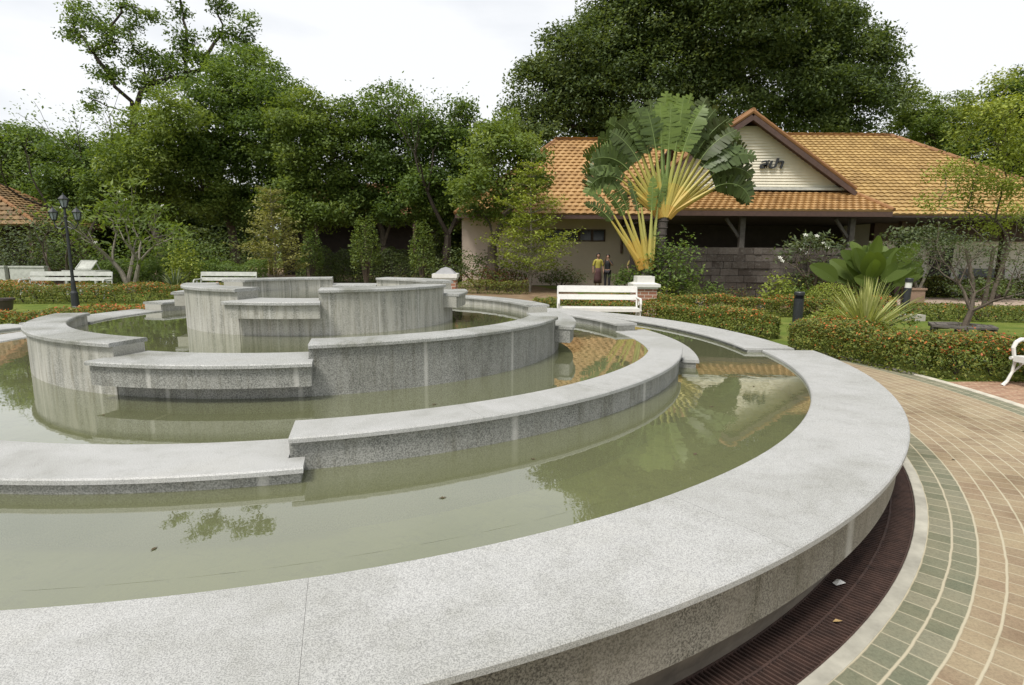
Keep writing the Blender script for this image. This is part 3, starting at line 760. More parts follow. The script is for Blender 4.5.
# veranda behind: dark back wall, posts
mb = MB(); mb.box(5.4, 15.0, 26.0, 26.2, 0, 3.0); put(mb.build('wall', DARKWOOD_SHADE), B)
mb = MB(); mb.box(15.0, 23.0, 24.0, 24.2, 0, 3.0); mb.box(22.8, 23.0, 24.2, 34, 0, 3); mb.box(15.0, 15.2, 24.2, 26, 0, 3); put(mb.build('wall', CREAM), B)
mb = MB(); mb.box(14.9, 23.1, 23.6, 23.9, 2.28, 2.98); put(mb.build('brown_band', BROWN), B)  # brown band along the wall top below the eave
for px in (741, 850): 
    q = P(px, 240, 20.6); mb = MB(); mb.box(q.x - .09, q.x + .09, 20.5, 20.68, 0, 2.99); mb.bar((q.x - .1, 20.59, 2.3), (q.x - .6, 20.59, 2.95), .08, .1); put(mb.build('post', GREYW), B)
for px in (902, 1005):
    q = P(px, 240, 22.3); mb = MB(); mb.box(q.x - .1, q.x + .1, 22.25, 22.45, 0, 3.0); put(mb.build('post', BROWN), B)
q0, q1 = P(930, 250, 24), P(953, 250, 24)
mb = MB(); mb.box(q0.x, q1.x, 23.95, 24.0, 0, 2.0); dr = mb.build('door', DARKWOOD_SHADE); put(dr, B)
mb = MB(); mb.box(q1.x - .12, q1.x - .07, 23.9, 23.95, .95, 1.1); h = mb.build('handle', WHITE_OLD); h.parent = dr
q0 = P(962, 250, 24); mb = MB(); mb.box(q0.x, q0.x + 1.9, 23.95, 24.0, .75, 1.15); put(mb.build('wall_panel', paint('grey_panel', (.14, .14, .15), .6)), B)
# sign
tc = bpy.data.curves.new('sign', 'FONT'); tc.body = 'สปา'; tc.size = .95; tc.extrude = .03; tc.bevel_depth = .004; tc.shear = .25; tc.offset = .018
so = bpy.data.objects.new('sign', tc); COL.objects.link(so); so.data.materials.append(BLACK)
q = P(759.5, 168, YG - .1); so.location = q; so.rotation_euler = (R(90), 0, 0)
bpy.context.view_layer.update()
me = bpy.data.meshes.new_from_object(so.evaluated_get(bpy.context.evaluated_depsgraph_get()))
sm = bpy.data.objects.new('sign', me); COL.objects.link(sm); sm.matrix_world = so.matrix_world.copy(); bpy.data.objects.remove(so); sm.name = 'sign'
w_ = max(v.co.x for v in me.vertices) - min(v.co.x for v in me.vertices); x0_ = min(v.co.x for v in me.vertices)
tw = P(783.5, 168, YG - .1).x - q.x; k_ = tw / w_
for v in me.vertices: v.co.x = (v.co.x - x0_) * k_; v.co.y *= k_ * .82
put(sm, B)

# left wing
Lw = empty('garden_wing_building', (2, 30, 0)); tag(Lw, 'beige building wing with orange tiled roof and a narrow window band', 'building')
eL, eR = P(455, 218, 28), P(668, 217, 28); zL = 3.55; YRL = 34.0; zRL = P(600, 141, YRL).z
tile_roof((eL.x, 28, zL), (8.6, 28, zL), (10.5, YRL, zRL), (P(556, 140, YRL).x, YRL, zRL), parent=Lw, mat=TILEO, pu=.34, pv=.33, amp=.05)
tile_roof((8.6, 40, zL), (eL.x, 40, zL), (P(556, 140, YRL).x, YRL, zRL), (10.5, YRL, zRL), parent=Lw, mat=TILEO, pu=.6, pv=.6)
ridge([(P(556, 140, YRL).x, YRL, zRL + .06), (10.5, YRL, zRL + .06)], Lw); ridge([(P(556, 140, YRL).x, YRL, zRL + .06), (eL.x, 28, zL + .06)], Lw)
mb = MB(); mb.box(eL.x, 8.6, 28.0, 28.07, zL - .2, zL - .01); put(mb.build('fascia', BROWN), Lw)
wx0, wx1 = P(462, 250, 30).x, 8.4
wa, wb = P(540, 229, 30), P(605, 241.5, 30)
mb = MB(); mb.box(wx0, wa.x, 30, 30.2, 0, zL - .1); mb.box(wb.x, wx1, 30, 30.2, 0, zL - .1); mb.box(wa.x, wb.x, 30, 30.2, 0, wb.z); mb.box(wa.x, wb.x, 30, 30.2, wa.z, zL - .1)
mb.box(wx0, wx0 + .2, 30.2, 38, 0, zL - .1); mb.box(wx1 - .2, wx1, 30.2, 38, 0, zL - .1); mb.box(wx0, wx1, 38, 38.2, 0, zL - .1); mb.box(wx0, wx1, 28.1, 38, zL - .1, zL - .06); put(mb.build('wall', BEIGE), Lw)
n = 5; ww = (wb.x - wa.x) / n
for i in range(n):
    a = wa.x + ww * i; b = a + ww; z0, z1 = wb.z, wa.z
    mb = MB(); t = .06
    mb.box(a, b, 29.94, 30.06, z0, z0 + t); mb.box(a, b, 29.94, 30.06, z1 - t, z1); mb.box(a, a + t, 29.94, 30.06, z0 + t, z1 - t); mb.box(b - t, b, 29.94, 30.06, z0 + t, z1 - t)
    w = mb.build('window', BROWN); put(w, Lw)
    mb = MB(); mb.box(a + t, b - t, 30.0, 30.02, z0 + t, z1 - t); p = mb.build('pane', GLASSD); p.parent = w
mb = MB(); q = P(622, 230, 29.9); mb.tube([(q.x, 29.9, 3.4), (q.x, 29.9, 1.7)], .06, 8); put(mb.build('downpipe', paint('brown_pipe', (.16, .09, .07), .6)), Lw)

# building behind the left trees; dark walls stand in for dense shade
D_ = empty('shade_toned_pavilion', (-10, 42, 0)); tag(D_, 'pavilion with a red tiled roof edge behind trees, its dark walls painted as shade', 'building')
mb = MB(); mb.box(-17, -3.4, 42, 42.2, 0, 5.2); mb.box(-17, -16.8, 42.2, 48, 0, 4.2); mb.box(-3.6, -3.4, 42.2, 48, 0, 4.2); put(mb.build('wall', DARKWOOD_SHADE), D_)
tile_roof((-18, 40.4, 4.3), (-2.4, 40.4, 4.3), (-5, 45, 7), (-15, 45, 7), parent=D_, mat=TILER, pu=.4, pv=.4)
for x_ in (-17.4, -14, -10.5, -7, -3.2):
    mb = MB(); mb.box(x_ - .1, x_ + .1, 40.7, 40.9, 0, 4.3); put(mb.build('post', BROWN), D_)

# small pavilion at the left edge
e = P(38, 225, 27); S_ = empty('garden_pavilion', (e.x - 5.5, 32.5, 0)); tag(S_, 'small pavilion with a steep orange brown hipped roof at the far left edge', 'pavilion')
zx = e.z; hx = 5.5; hy = 2.2; cx_, cy_ = e.x - hx, 27 + hy
apx = Vector((cx_, cy_, P(-25, 168, 29.2).z))
cs = [Vector((cx_ - hx, cy_ - hy, zx)), Vector((cx_ + hx, cy_ - hy, zx)), Vector((cx_ + hx, cy_ + hy, zx)), Vector((cx_ - hx, cy_ + hy, zx))]
for i in range(4):
    tile_roof(cs[i], cs[(i + 1) % 4], apx, apx + Vector((1e-4, 0, 0)), parent=S_, mat=TILEB, pu=.28, pv=.28); ridge([cs[i] + Vector((0, 0, .05)), apx], S_, .09)
for i, (sx, sy) in enumerate(((-1, -1), (1, -1), (1, 1), (-1, 1))):
    mb = MB(); mb.box(cx_ + sx * 4.7 - .1, cx_ + sx * 4.7 + .1, cy_ + sy * 1.7 - .1, cy_ + sy * 1.7 + .1, 0, zx + .3); put(mb.build('post', BROWN), S_)
mb = MB(); mb.box(cx_ - 4.6, cx_ + 4.6, cy_ + 1.8, cy_ + 1.95, 0, zx); put(mb.build('wall', DARKWOOD_SHADE), S_)

# low white wall with gaps, far left
for (xa, xb) in ((-26, -23.4), (-23.15, -21.9), (-21.7, -20.3), (-20.1, -18.7)):
    q = .0
    mb = MB(); mb.box(xa, xb, 22.6, 22.78, 0, .98); mb.box(xa - .02, xb + .02, 22.57, 22.81, .98, 1.04)
    o = mb.build('garden_wall', WHITE_OLD)
    tag(o, {-26: 'long off white garden wall panel running out of the photo at left', -23.15: 'off white garden wall panel next in line from the left edge', -21.7: 'off white garden wall panel in the middle of the visible gap toothed row', -20.1: 'off white garden wall panel nearest the long white bench'}[xa], 'wall', 'low white wall panels at far left')

# stone garden wall
q0, q1 = P(668, 246, 19.6), P(842, 246, 19.6)
def stonewall():
    s = NT('grey_brown_stone_blocks'); o = s.obj(); at = s.n('ShaderNodeAttribute'); at.attribute_name = 'tint'
    col = s.ramp(at.outputs['Fac'], [(0, (.07, .057, .048)), (.5, (.10, .085, .072)), (1, (.135, .115, .10))])
    n = s.noise(o, 7, 6, .75); col = s.mix(s.ramp(n, [(.5, 0.0), (.7, .6)]), col, (.20, .19, .17))
    s.bsdf(col, .95, s.bump(n, .8, .03), spec=.15); return s.m
mb = MB(); z = 0
while z < 1.9:
    hgt = .24 if z < 1.7 else .22; x = q0.x + rng.uniform(-.3, 0)
    while x < q1.x:
        L = rng.uniform(.22, .7); j = rng.uniform(0, .05)
        mb.box(x, x + L - .012, 19.6 - j, 19.95, z, z + hgt - .012, tint=rng.random()); x += L
    z += hgt
o = mb.build('stone_wall', stonewall()); tag(o, 'grey brown wall of rough stone blocks behind the shrubs, under the veranda', 'wall')

# brick pillars with white caps
def brickp():
    s = NT('red_brick'); o = s.obj(); b = s.n('ShaderNodeTexBrick'); 
    mp = s.n('ShaderNodeSeparateXYZ'); s.l(o, mp.inputs[0]); c = s.n('ShaderNodeCombineXYZ'); s.l(s.math('ADD', mp.outputs[0], mp.outputs[1]), c.inputs[0]); s.l(mp.outputs[2], c.inputs[1]); s.l(c.outputs[0], b.inputs['Vector'])
    b.inputs['Scale'].default_value = 1; b.inputs['Brick Width'].default_value = .22; b.inputs['Row Height'].default_value = .085; b.inputs['Mortar Size'].default_value = .007
    b.inputs['Color1'].default_value = (.24, .10, .06, 1); b.inputs['Color2'].default_value = (.32, .15, .09, 1); b.inputs['Mortar'].default_value = (.5, .46, .4, 1)
    s.bsdf(b.outputs['Color'], .9); return s.m
BR = brickp()
def pillar(px, Y, w, zt, label, pyr):
    q = P(px, 280, Y); r = empty('brick_pillar', (q.x, Y, 0)); tag(r, label, 'pillar')
    mb = MB(); mb.box(-w / 2, w / 2, -w / 2, w / 2, 0, zt - .33); mb.build('shaft', BR, r)
    mb = MB(); k = w / 2 + .05
    mb.box(-w / 2 - .02, w / 2 + .02, -w / 2 - .02, w / 2 + .02, zt - .33, zt - .28)
    if pyr:
        mb.box(-k, k, -k, k, zt - .28, zt - .17)
        mb.build('cap', WHITE, r)
        mb = MB(); mb.add([(-k + .06, -k + .06, zt - .17), (k - .06, -k + .06, zt - .17), (k - .06, k - .06, zt - .17), (-k + .06, k - .06, zt - .17), (-.12, -.12, zt - .03), (.12, -.12, zt - .03), (.12, .12, zt - .03), (-.12, .12, zt - .03), (0, 0, zt + .01)],
                          [(0, 1, 5, 4), (1, 2, 6, 5), (2, 3, 7, 6), (3, 0, 4, 7), (4, 5, 8), (5, 6, 8), (6, 7, 8), (7, 4, 8), (3, 2, 1, 0)])
        mb.build('pyramid_top', paint('grey_cement', (.25, .25, .25), .8), r)
    else:
        mb.box(-k - .02, k + .02, -k - .02, k + .02, zt - .28, zt - .2); j = w / 2 - .06
        mb.add([(-k, -k, zt - .2), (k, -k, zt - .2), (k, k, zt - .2), (-k, k, zt - .2), (-j, -j, zt - .16), (j, -j, zt - .16), (j, j, zt - .16), (-j, j, zt - .16)], [(0, 1, 5, 4), (1, 2, 6, 5), (2, 3, 7, 6), (3, 0, 4, 7)])
        mb.box(-j, j, -j, j, zt - .158, zt); mb.build('cap', WHITE, r)
    return r
pillar(644, 15.2, .58, 1.08, 'red brick pillar with white stepped cap beside the white bench', False)
pillar(446, 15.6, .58, 1.27, 'brick pillar with a white cap and grey pyramid top showing past the central drum', True)

# ------------------------------------------------------------------ benches
def bench(name, L, label, mat, h=.93, arms=True, sd=.5, sh=.46):
    """slatted garden bench, faces -Y, length along X, origin at ground centre"""
    r = empty(name, (0, 0, 0)); tag(r, label, 'bench')
    mb = MB()
    for i in range(4): mb.box(-L / 2 + .03, L / 2 - .03, -sd / 2 + i * sd / 4 + .005, -sd / 2 + (i + 1) * sd / 4 - .02, sh - .03, sh)
    mb.box(-L / 2 + .03, L / 2 - .03, -sd / 2 - .012, -sd / 2 + .003, sh - .075, sh - .004)
    mb.build('seat', mat, r)
    mb = MB()
    for z0, z1 in ((sh + .15, sh + .27), (h - .15, h)):
        y0 = sd / 2 + (z0 - sh) * .22; y1 = sd / 2 + (z1 - sh) * .22
        mb.bar((-L / 2 + .02, (y0 + y1) / 2, (z0 + z1) / 2), (L / 2 - .02, (y0 + y1) / 2, (z0 + z1) / 2), .025, z1 - z0, up=(0, .22, 1))
    mb.build('backrest', mat, r)
    for sx in (-1, 1):
        x = sx * (L / 2 - .01); mb = MB()
        y0 = -sd / 2
        # front leg curls up into the armrest
        pts = [(x, y0 - .09, 0), (x, y0 - .03, .06), (x, y0 + .025, .18), (x, y0 + .04, .32), (x, y0 + .02, sh - .02), (x, y0 - .01, sh + .10), (x, y0 + .02, sh + .17), (x, y0 + .08, sh + .205), (x, y0 + .2, sh + .2), (x, sd / 2 + .03, sh + .215)]
        mb.tube(pts, [.026, .02, .018, .018, .022, .024, .026, .026, .024, .02], 8)
        mb.tube([(x, sd / 2 + .12, 0), (x, sd / 2 + .03, .16), (x, sd / 2, sh - .02), (x, sd / 2 + (h - sh) * .22, h - .01)], [.024, .02, .022, .018], 8)
        mb.tube([(x, y0 + .03, sh - .035), (x, sd / 2, sh - .035)], .018, 6)
        mb.tube([(x, y0 - .03, sh - .035), (x, y0 + .03, sh - .035)], .022, 8)
        # cast scrolls under and over the seat
        for (cx1, cz1, rr, t0) in ((0, .30, .085, 0), (.1, .22, .06, 2), (-.1, .33, .055, 4), (0, sh + .10, .06, 1)):
            pp = [(x, cx1 + rr * (1 - .75 * k / 14) * math.cos(t0 + k * .62), cz1 + rr * (1 - .75 * k / 14) * math.sin(t0 + k * .62)) for k in range(15)]
            mb.tube(pp, .011, 5)
        mb.tube([(x, y0 + .04, .18), (x, 0, .36), (x, sd / 2, .18)], .013, 5)
        mb.build('end_frame', mat, r)
    return r
b1 = bench('bench', 1.84, 'white slatted bench behind the fountain rim, left of the brick pillar', WHITE)
b1.location = (1.96, 12.75, 0); b1.rotation_euler.z = R(-2)
b2 = bench('bench', 2.7, 'long white bench behind the black lamp post at left', WHITE_OLD); b2.location = P(67, 290, 19.6).xy.to_3d(); b2.rotation_euler.z = R(6)
b3 = bench('bench', 2.0, 'greyish white bench back showing above the left end of the central drum', WHITE_OLD); b3.location = (P(225, 280, 20.3).x, 20.3, 0); b3.rotation_euler.z = R(2)
b4 = bench('bench', 1.5, 'white bench with curled arm, cut off by the right edge of the photo', WHITE, h=.86, sh=.40); b4.location = (6.78, 6.42, 0); b4.rotation_euler.z = R(-84)

t = empty('garden_table', (P(88, 280, 21.6).x, 21.6, 0)); tag(t, 'white garden table with small tilted frame, behind the long white bench', 'table')
mb = MB(); mb.box(-.62, .62, -.4, .4, .86, .92); mb.box(-.64, .64, -.42, -.38, .74, .93); mb.build('tabletop', WHITE_OLD, t)
for sx in (-.55, .55):
    for sy in (-.33, .33):
        mb = MB(); mb.box(sx - .04, sx + .04, sy - .04, sy + .04, 0, .859); mb.build('leg', WHITE_OLD, t)
mb = MB(); mb.bar((-.36, -.1, .97), (.24, -.1, .97), .03, .05); mb.bar((-.26, .12, 1.28), (.34, .12, 1.28), .03, .05); mb.bar((-.36, -.1, .97), (-.26, .12, 1.28), .04, .03); mb.bar((.24, -.1, .97), (.34, .12, 1.28), .04, .03)
mb.bar((.29, .1, 1.25), (.29, .3, .92), .03, .03)
mb.add([(-.33, -.08, .98), (.25, -.08, .98), (.33, .11, 1.27), (-.25, .11, 1.27)], [(0, 1, 2, 3)]); mb.build('tilted_frame', WHITE_OLD, t)

# ring seat of grey planks round the small tree at right
tb = empty('tree_seat', (8.82, 10.95, 0)); tag(tb, 'low weathered grey plank seat encircling the trunk of the small tree on the lawn', 'bench')
K = 6; ro, ri, zt = .60, .26, .33
for k in range(3):
    mb = MB(); r0 = ri + (ro - ri) * k / 3; r1 = ri + (ro - ri) * (k + 1) / 3 - .015
    for i in range(K):
        a, b = 2 * pi * i / K + .012, 2 * pi * (i + 1) / K - .012; dz = rng.uniform(-.008, .008)
        ca, sa, cb, sb = math.cos(a), math.sin(a), math.cos(b), math.sin(b)
        vs = [(r * c, r * s_, z) for z in (zt - .035 + dz, zt + dz) for r, c, s_ in ((r0, ca, sa), (r1, ca, sa), (r1, cb, sb), (r0, cb, sb))]
        mb.add(vs, [(3, 2, 1, 0), (4, 5, 6, 7), (0, 1, 5, 4), (1, 2, 6, 5), (2, 3, 7, 6), (3, 0, 4, 7)])
    mb.build('plank_ring', GREYW, tb)
for i in range(K):
    a = 2 * pi * i / K; mb = MB(); x, y = .5 * math.cos(a), .5 * math.sin(a)
    mb.tube([(x, y, -.02), (x + .006, y, zt - .04)], [.038, .033], 8); mb.build('leg', GREYW, tb)
    mb = MB(); mb.bar((.24 * math.cos(a), .24 * math.sin(a), zt - .06), (.57 * math.cos(a), .57 * math.sin(a), zt - .06), .035, .045); mb.build('brace', GREYW, tb)

# bollard lights
def bollard(px, Y, h, r, label, white):
    q = P(px, 300, Y); o = empty('bollard_light', (q.x, Y, 0)); tag(o, label, 'lamp')
    mb = MB(); z1 = h * .76 if white else h * .80
    mb.lathe([(r * 1.5, 0), (r * 1.5, .02), (r, .025), (r, z1)], 20); mb.build('post', BLACK, o)
    mb = MB(); z2 = h * .90
    if white: mb.lathe([(r * .9, z1), (r * .9, z2)], 20); mb.build('diffuser', WHITE, o)
    else:
        for k in range(5): mb.lathe([(r * .75, z1 + (z2 - z1) * k / 5), (r * 1.02, z1 + (z2 - z1) * (k + .3) / 5), (r * .75, z1 + (z2 - z1) * (k + .8) / 5)], 20)
        mb.build('louvre', BLACK, o)
    mb = MB(); mb.lathe([(r * 1.06, z2), (r * 1.06, h - .02), (r * .95, h)], 20); mb.build('cap', BLACK, o)
bollard(799, 13.4, .80, .112, 'short all black bollard lamp standing at the gap between two hedges', False)
bollard(905, 15.0, 1.08, .088, 'taller black bollard lamp with a white light band, leaning slightly on the lawn', True)
bpy.data.objects['bollard_light.001'].rotation_euler.y = R(3)
q = P(909, 320, 14.6)
mb = MB(); mb.box(q.x - .24, q.x + .28, 14.4, 14.7, 0, .16); tag(mb.build('stone_block', paint('pale_stone', (.36, .34, .29), .9)), 'pale squared stone block lying at the foot of the taller bollard', 'stone')

# triple lantern lamp post
lp = empty('lamp_post', P(75, 300, 15.6).xy.to_3d()); tag(lp, 'black ornamental lamp post with three glass lanterns on the lawn at left', 'street lamp')
zt = P(63, 190, 15.6).z
mb = MB(); mb.lathe([(.15, 0), (.15, .08), (.10, .14), (.09, .5), (.065, .56), (.055, .8), (.04, .9), (.036, zt - .75), (.05, zt - .72), (.03, zt - .66), (.03, zt - .5)], 14); mb.build('post', BLACK, lp)
def lantern(x, z, s):
    mb = MB(); mb.lathe([(.03, z), (.075 * s, z + .03), (.08 * s, z + .05)], 8, (x, 0, 0)); mb.lathe([(.15 * s, z + .29 * s), (.155 * s, z + .31 * s), (.06 * s, z + .41 * s), (.02, z + .44 * s), (.012, z + .5 * s)], 6, (x, 0, 0))
    for k in range(6):
        a = 2 * pi * k / 6; mb.bar((x + .078 * s * math.cos(a), .078 * s * math.sin(a), z + .05), (x + .135 * s * math.cos(a), .135 * s * math.sin(a), z + .30 * s), .014, .014)
    o = mb.build('lantern', BLACK, lp)
    mb = MB(); mb.lathe([(.070 * s, z + .05), (.125 * s, z + .29 * s)], 6, (x, 0, 0)); mb.build('lantern_glass', LAMPG, o)
lantern(0, zt - .5, .85)
for sx in (-1, 1):
    mb = MB(); mb.tube([(0, 0, zt - .95), (sx * .14, 0, zt - 1.03), (sx * .26, 0, zt - 1.0), (sx * .32, 0, zt - .9), (sx * .32, 0, zt - .82)], .016, 6); mb.tube([(0, 0, zt - .8), (sx * .12, 0, zt - .86), (sx * .2, 0, zt - .98)], .012, 5); mb.build('arm', BLACK, lp)
    lantern(sx * .32, zt - .83, .8)

# plant pots and stones
def pot(name, c, r, h, mat, label):
    mb = MB(); mb.lathe([(r * .7, 0), (r * .95, h * .85), (r * 1.08, h * .87), (r * 1.08, h), (r * .92, h), (r * .85, h * .8)], 18); o = mb.build(name, mat, None, c); tag(o, label, 'pot'); return o
pot('plant_pot', P(3, 312, 14.6).xy.to_3d(), .26, .42, paint('dark_glazed_pot', (.06, .045, .04), .4), 'dark glazed round plant pot on the lawn at the far left edge')
q = P(914, 290, 17.6); mb = MB(); mb.box(q.x - .22, q.x + .22, 17.4, 17.84, 0, .62); mb.box(q.x - .25, q.x + .25, 17.37, 17.87, .62, .68)
tag(mb.build('planter_box', paint('terracotta_planter', (.34, .22, .16), .85), None), 'square terracotta coloured planter box under the small gnarled tree', 'planter')
for (px, py, s, lab) in ((701, 293, .20, 'upright pale rock among the shrubs right of the round clipped balls'), (726, 299, .12, 'small white stone at the edge of the second hedge'), (763, 287, .14, 'whitish pointed stone left of the yellow green bush'), (749, 298, .13, 'pinkish stone lying behind the second hedge beside the dark spiky plant')):
    q = P(px, py, 16.6); n_ = 26; d = rng.normal(size=(n_, 3)); d /= np.linalg.norm(d, axis=1)[:, None]; d *= np.array([1, .8, 1.3]) * s * rng.uniform(.8, 1.1, (n_, 1))
    import bmesh
    bm = bmesh.new()
    for v in d: bm.verts.new(v)
    r_ = bmesh.ops.convex_hull(bm, input=bm.verts); bmesh.ops.delete(bm, geom=[g for g in r_['geom_interior']], context='VERTS')
    me = bpy.data.meshes.new('garden_stone'); bm.to_mesh(me); bm.free(); me.materials.append(STONE)
    o = link('garden_stone', me, None, (q.x, 16.6, max(.05, q.z - .1))); tag(o, lab, 'stone')
    if o.location.z > s: o.location.z = s * .9
# ------------------------------------------------------------------ people
SKIN = paint('skin', (.30, .17, .11), .55, .05, 5); SKIND = paint('skin_dark', (.17, .095, .06), .55, .05, 5)
HAIR = paint('black_hair', (.012, .010, .009), .5, .2, 30)
def skin_mesh(name, verts, edges, radii, mat, parent, sub=2, root=0):
    me = bpy.data.meshes.new(name + '_cage'); me.from_pydata([tuple(v) for v in verts], edges, [])
    o = bpy.data.objects.new(name + '_cage', me); COL.objects.link(o)
    md = o.modifiers.new('s', 'SKIN'); md.use_smooth_shade = True
    for i, d in enumerate(me.skin_vertices[0].data):
        r = radii[i]; d.radius = (r, r) if isinstance(r, (int, float)) else r; d.use_root = (i == root)
    sb = o.modifiers.new('u', 'SUBSURF'); sb.levels = sub; sb.render_levels = sub
    bpy.context.view_layer.update()
    m2 = bpy.data.meshes.new_from_object(o.evaluated_get(bpy.context.evaluated_depsgraph_get()))
    bpy.data.objects.remove(o); m2.materials.clear(); m2.materials.append(mat)
    return link(name, m2, parent)
def person(px, Y, rz, s, top, legs, skin, label, arms, haircol=HAIR, skirt=False):
    q = P(px, 270, Y); r = empty('person', (q.x, Y, 0), rz); tag(r, label, 'person')
    J = {'pel': (0, 0, .92, .12), 'waist': (0, 0, 1.05, .105), 'chest': (0, .0, 1.24, .13), 'neckb': (0, .01, 1.38, .07), 'neck': (0, 0, 1.44, .045), 'jaw': (0, -.02, 1.51, .062), 'head': (0, -.005, 1.58, .085), 'crown': (0, .005, 1.65, .062)}
    for sx, S in ((-1, 'l'), (1, 'r')):
        el, wr = arms[0 if sx < 0 else 1]
        J['sh' + S] = (sx * .17, 0, 1.34, .052); J['el' + S] = (*el, .038); J['wr' + S] = (*wr, .026)
        e_, w_ = Vector(el), Vector(wr); d = (w_ - e_).normalized(); pm = w_ + d * .06; J['pa' + S] = (*pm, .03)
        side = d.orthogonal().normalized(); u = d.cross(side)
        for k, (off, L) in enumerate(((-.024, .065), (-.008, .078), (.008, .073), (.023, .058))):
            f = pm + d * .03 + side * off; J['f%d%s' % (k, S)] = (*f, .0085); g2 = f + d * L * .5 + u * .008; J['g%d%s' % (k, S)] = (*g2, .008); g3 = g2 + d * L * .4 + u * .018; J['h%d%s' % (k, S)] = (*g3, .007)
        tq = w_ + d * .03 - side * .035; J['t0' + S] = (*tq, .010); J['t1' + S] = (*(tq + d * .03 - side * .015 + u * .01), .0085)
        J['hip' + S] = (sx * .09, 0, .86, .085); J['kn' + S] = (sx * .10, -.01, .48, .055); J['an' + S] = (sx * .10, .02, .09, .036); J['to' + S] = (sx * .115, -.13, .03, .03)
    E_ = [('pel', 'waist'), ('waist', 'chest'), ('chest', 'neckb'), ('neckb', 'neck'), ('neck', 'jaw'), ('jaw', 'head'), ('head', 'crown')]
    for S in 'lr':
        E_ += [('neckb', 'sh' + S), ('sh' + S, 'el' + S), ('el' + S, 'wr' + S), ('wr' + S, 'pa' + S), ('wr' + S, 't0' + S), ('t0' + S, 't1' + S), ('pel', 'hip' + S), ('hip' + S, 'kn' + S), ('kn' + S, 'an' + S), ('an' + S, 'to' + S)]
        for k in range(4): E_ += [('pa' + S, 'f%d%s' % (k, S)), ('f%d%s' % (k, S), 'g%d%s' % (k, S)), ('g%d%s' % (k, S), 'h%d%s' % (k, S))]
    def mk(name, keys, grow_, mat, cut=None):
        K_ = [k for k in J if k in keys]; idx = {k: i for i, k in enumerate(K_)}
        vs = [Vector(J[k][:3]) * s for k in K_]; rr = [(J[k][3] + grow_) * s for k in K_]
        es = [(idx[a], idx[b]) for a, b in E_ if a in idx and b in idx]
        rr = [(a * 1.12, a * .78) if K_[i] in ('waist', 'chest', 'pel') else a for i, a in enumerate(rr)]
        return skin_mesh(name, vs, es, rr, mat, r, 2, idx.get('pel', 0))
    body = mk('body', set(J), 0, skin)
    mk('shirt', {'pel', 'waist', 'chest', 'neckb', 'shl', 'shr', 'ell', 'elr'}, .016, top)
    if skirt:
        mb = MB(); mb.lathe([(.20 * s, .28 * s), (.19 * s, .5 * s), (.155 * s, .8 * s), (.13 * s, 1.0 * s)], 20); o = mb.build('skirt', legs, r, smooth=True); o.scale = (1, .8, 1)
    else: mk('trousers', {'pel', 'hipl', 'hipr', 'knl', 'knr', 'anl', 'anr'}, .018, legs)
    # hair cap and face
    mb = MB(); H_ = Vector((0, .018, 1.60)) * s; vs = []; n1, n2 = 12, 8
    for i in range(n2 + 1):
        for k in range(n1):
            th = pi * .72 * i / n2; a = 2 * pi * k / n1; front = max(0, -math.sin(a)) * (i / n2)
            rr = .103 * s * (1 - .25 * front * (i > 4)); vs.append((rr * math.sin(th) * math.cos(a), H_.y + rr * math.sin(th) * math.sin(a) + (.045 * s * front), H_.z + rr * 1.08 * math.cos(th) + .06 * s * front))
    fs = [(i * n1 + k, i * n1 + (k + 1) % n1, (i + 1) * n1 + (k + 1) % n1, (i + 1) * n1 + k) for i in range(n2) for k in range(n1)]
    mb.add(vs, fs); mb.build('hair', haircol, r, smooth=True)
    for sx in (-1, 1):
        mb = MB(); mb.lathe([(.001, -.008), (.009, -.004), (.009, .004), (.001, .008)], 8, (sx * .032 * s, -.085 * s, 1.575 * s)); mb.build('eye', HAIR, body)
    mb = MB(); mb.add([(-.012 * s, -.082 * s, 1.535 * s), (.012 * s, -.082 * s, 1.535 * s), (0, -.108 * s, 1.54 * s), (0, -.083 * s, 1.585 * s)], [(0, 1, 2), (0, 2, 3), (2, 1, 3)]); mb.build('nose', skin, body)
    mb = MB(); mb.box(-.022 * s, .022 * s, -.084 * s, -.074 * s, 1.503 * s, 1.511 * s); mb.build('mouth', paint('lips', (.22, .07, .05)), body)
    return r
down = ((-.24, .02, 1.08), (-.25, -.06, .86)), ((.24, .02, 1.08), (.25, -.06, .86))
person(598, 27.2, R(5), 1.0, paint('yellow_shirt', (.38, .33, .06), .8), paint('maroon_skirt', (.07, .03, .03), .8), SKIN, 'person in yellow shirt and dark red skirt, standing by the beige wall', down, skirt=True)
person(607.5, 27.3, R(-20), .97, paint('black_shirt', (.018, .018, .022), .8), paint('dark_trousers', (.025, .022, .028), .8), SKIN, 'person dressed all in black with both hands raised to the face', (((-.22, -.08, 1.12), (-.09, -.24, 1.38)), ((.25, -.06, 1.14), (.11, -.22, 1.40))))
person(633, 26.4, R(-15), 1.0, paint('mustard_top', (.28, .22, .07), .8), paint('brown_skirt', (.08, .05, .03), .8), SKIND, 'person in a mustard top half hidden by the green bush beside the palm trunk', (((-.26, 0, 1.1), (-.2, -.16, .95)), ((.24, .02, 1.08), (.2, -.12, .9))), skirt=True)

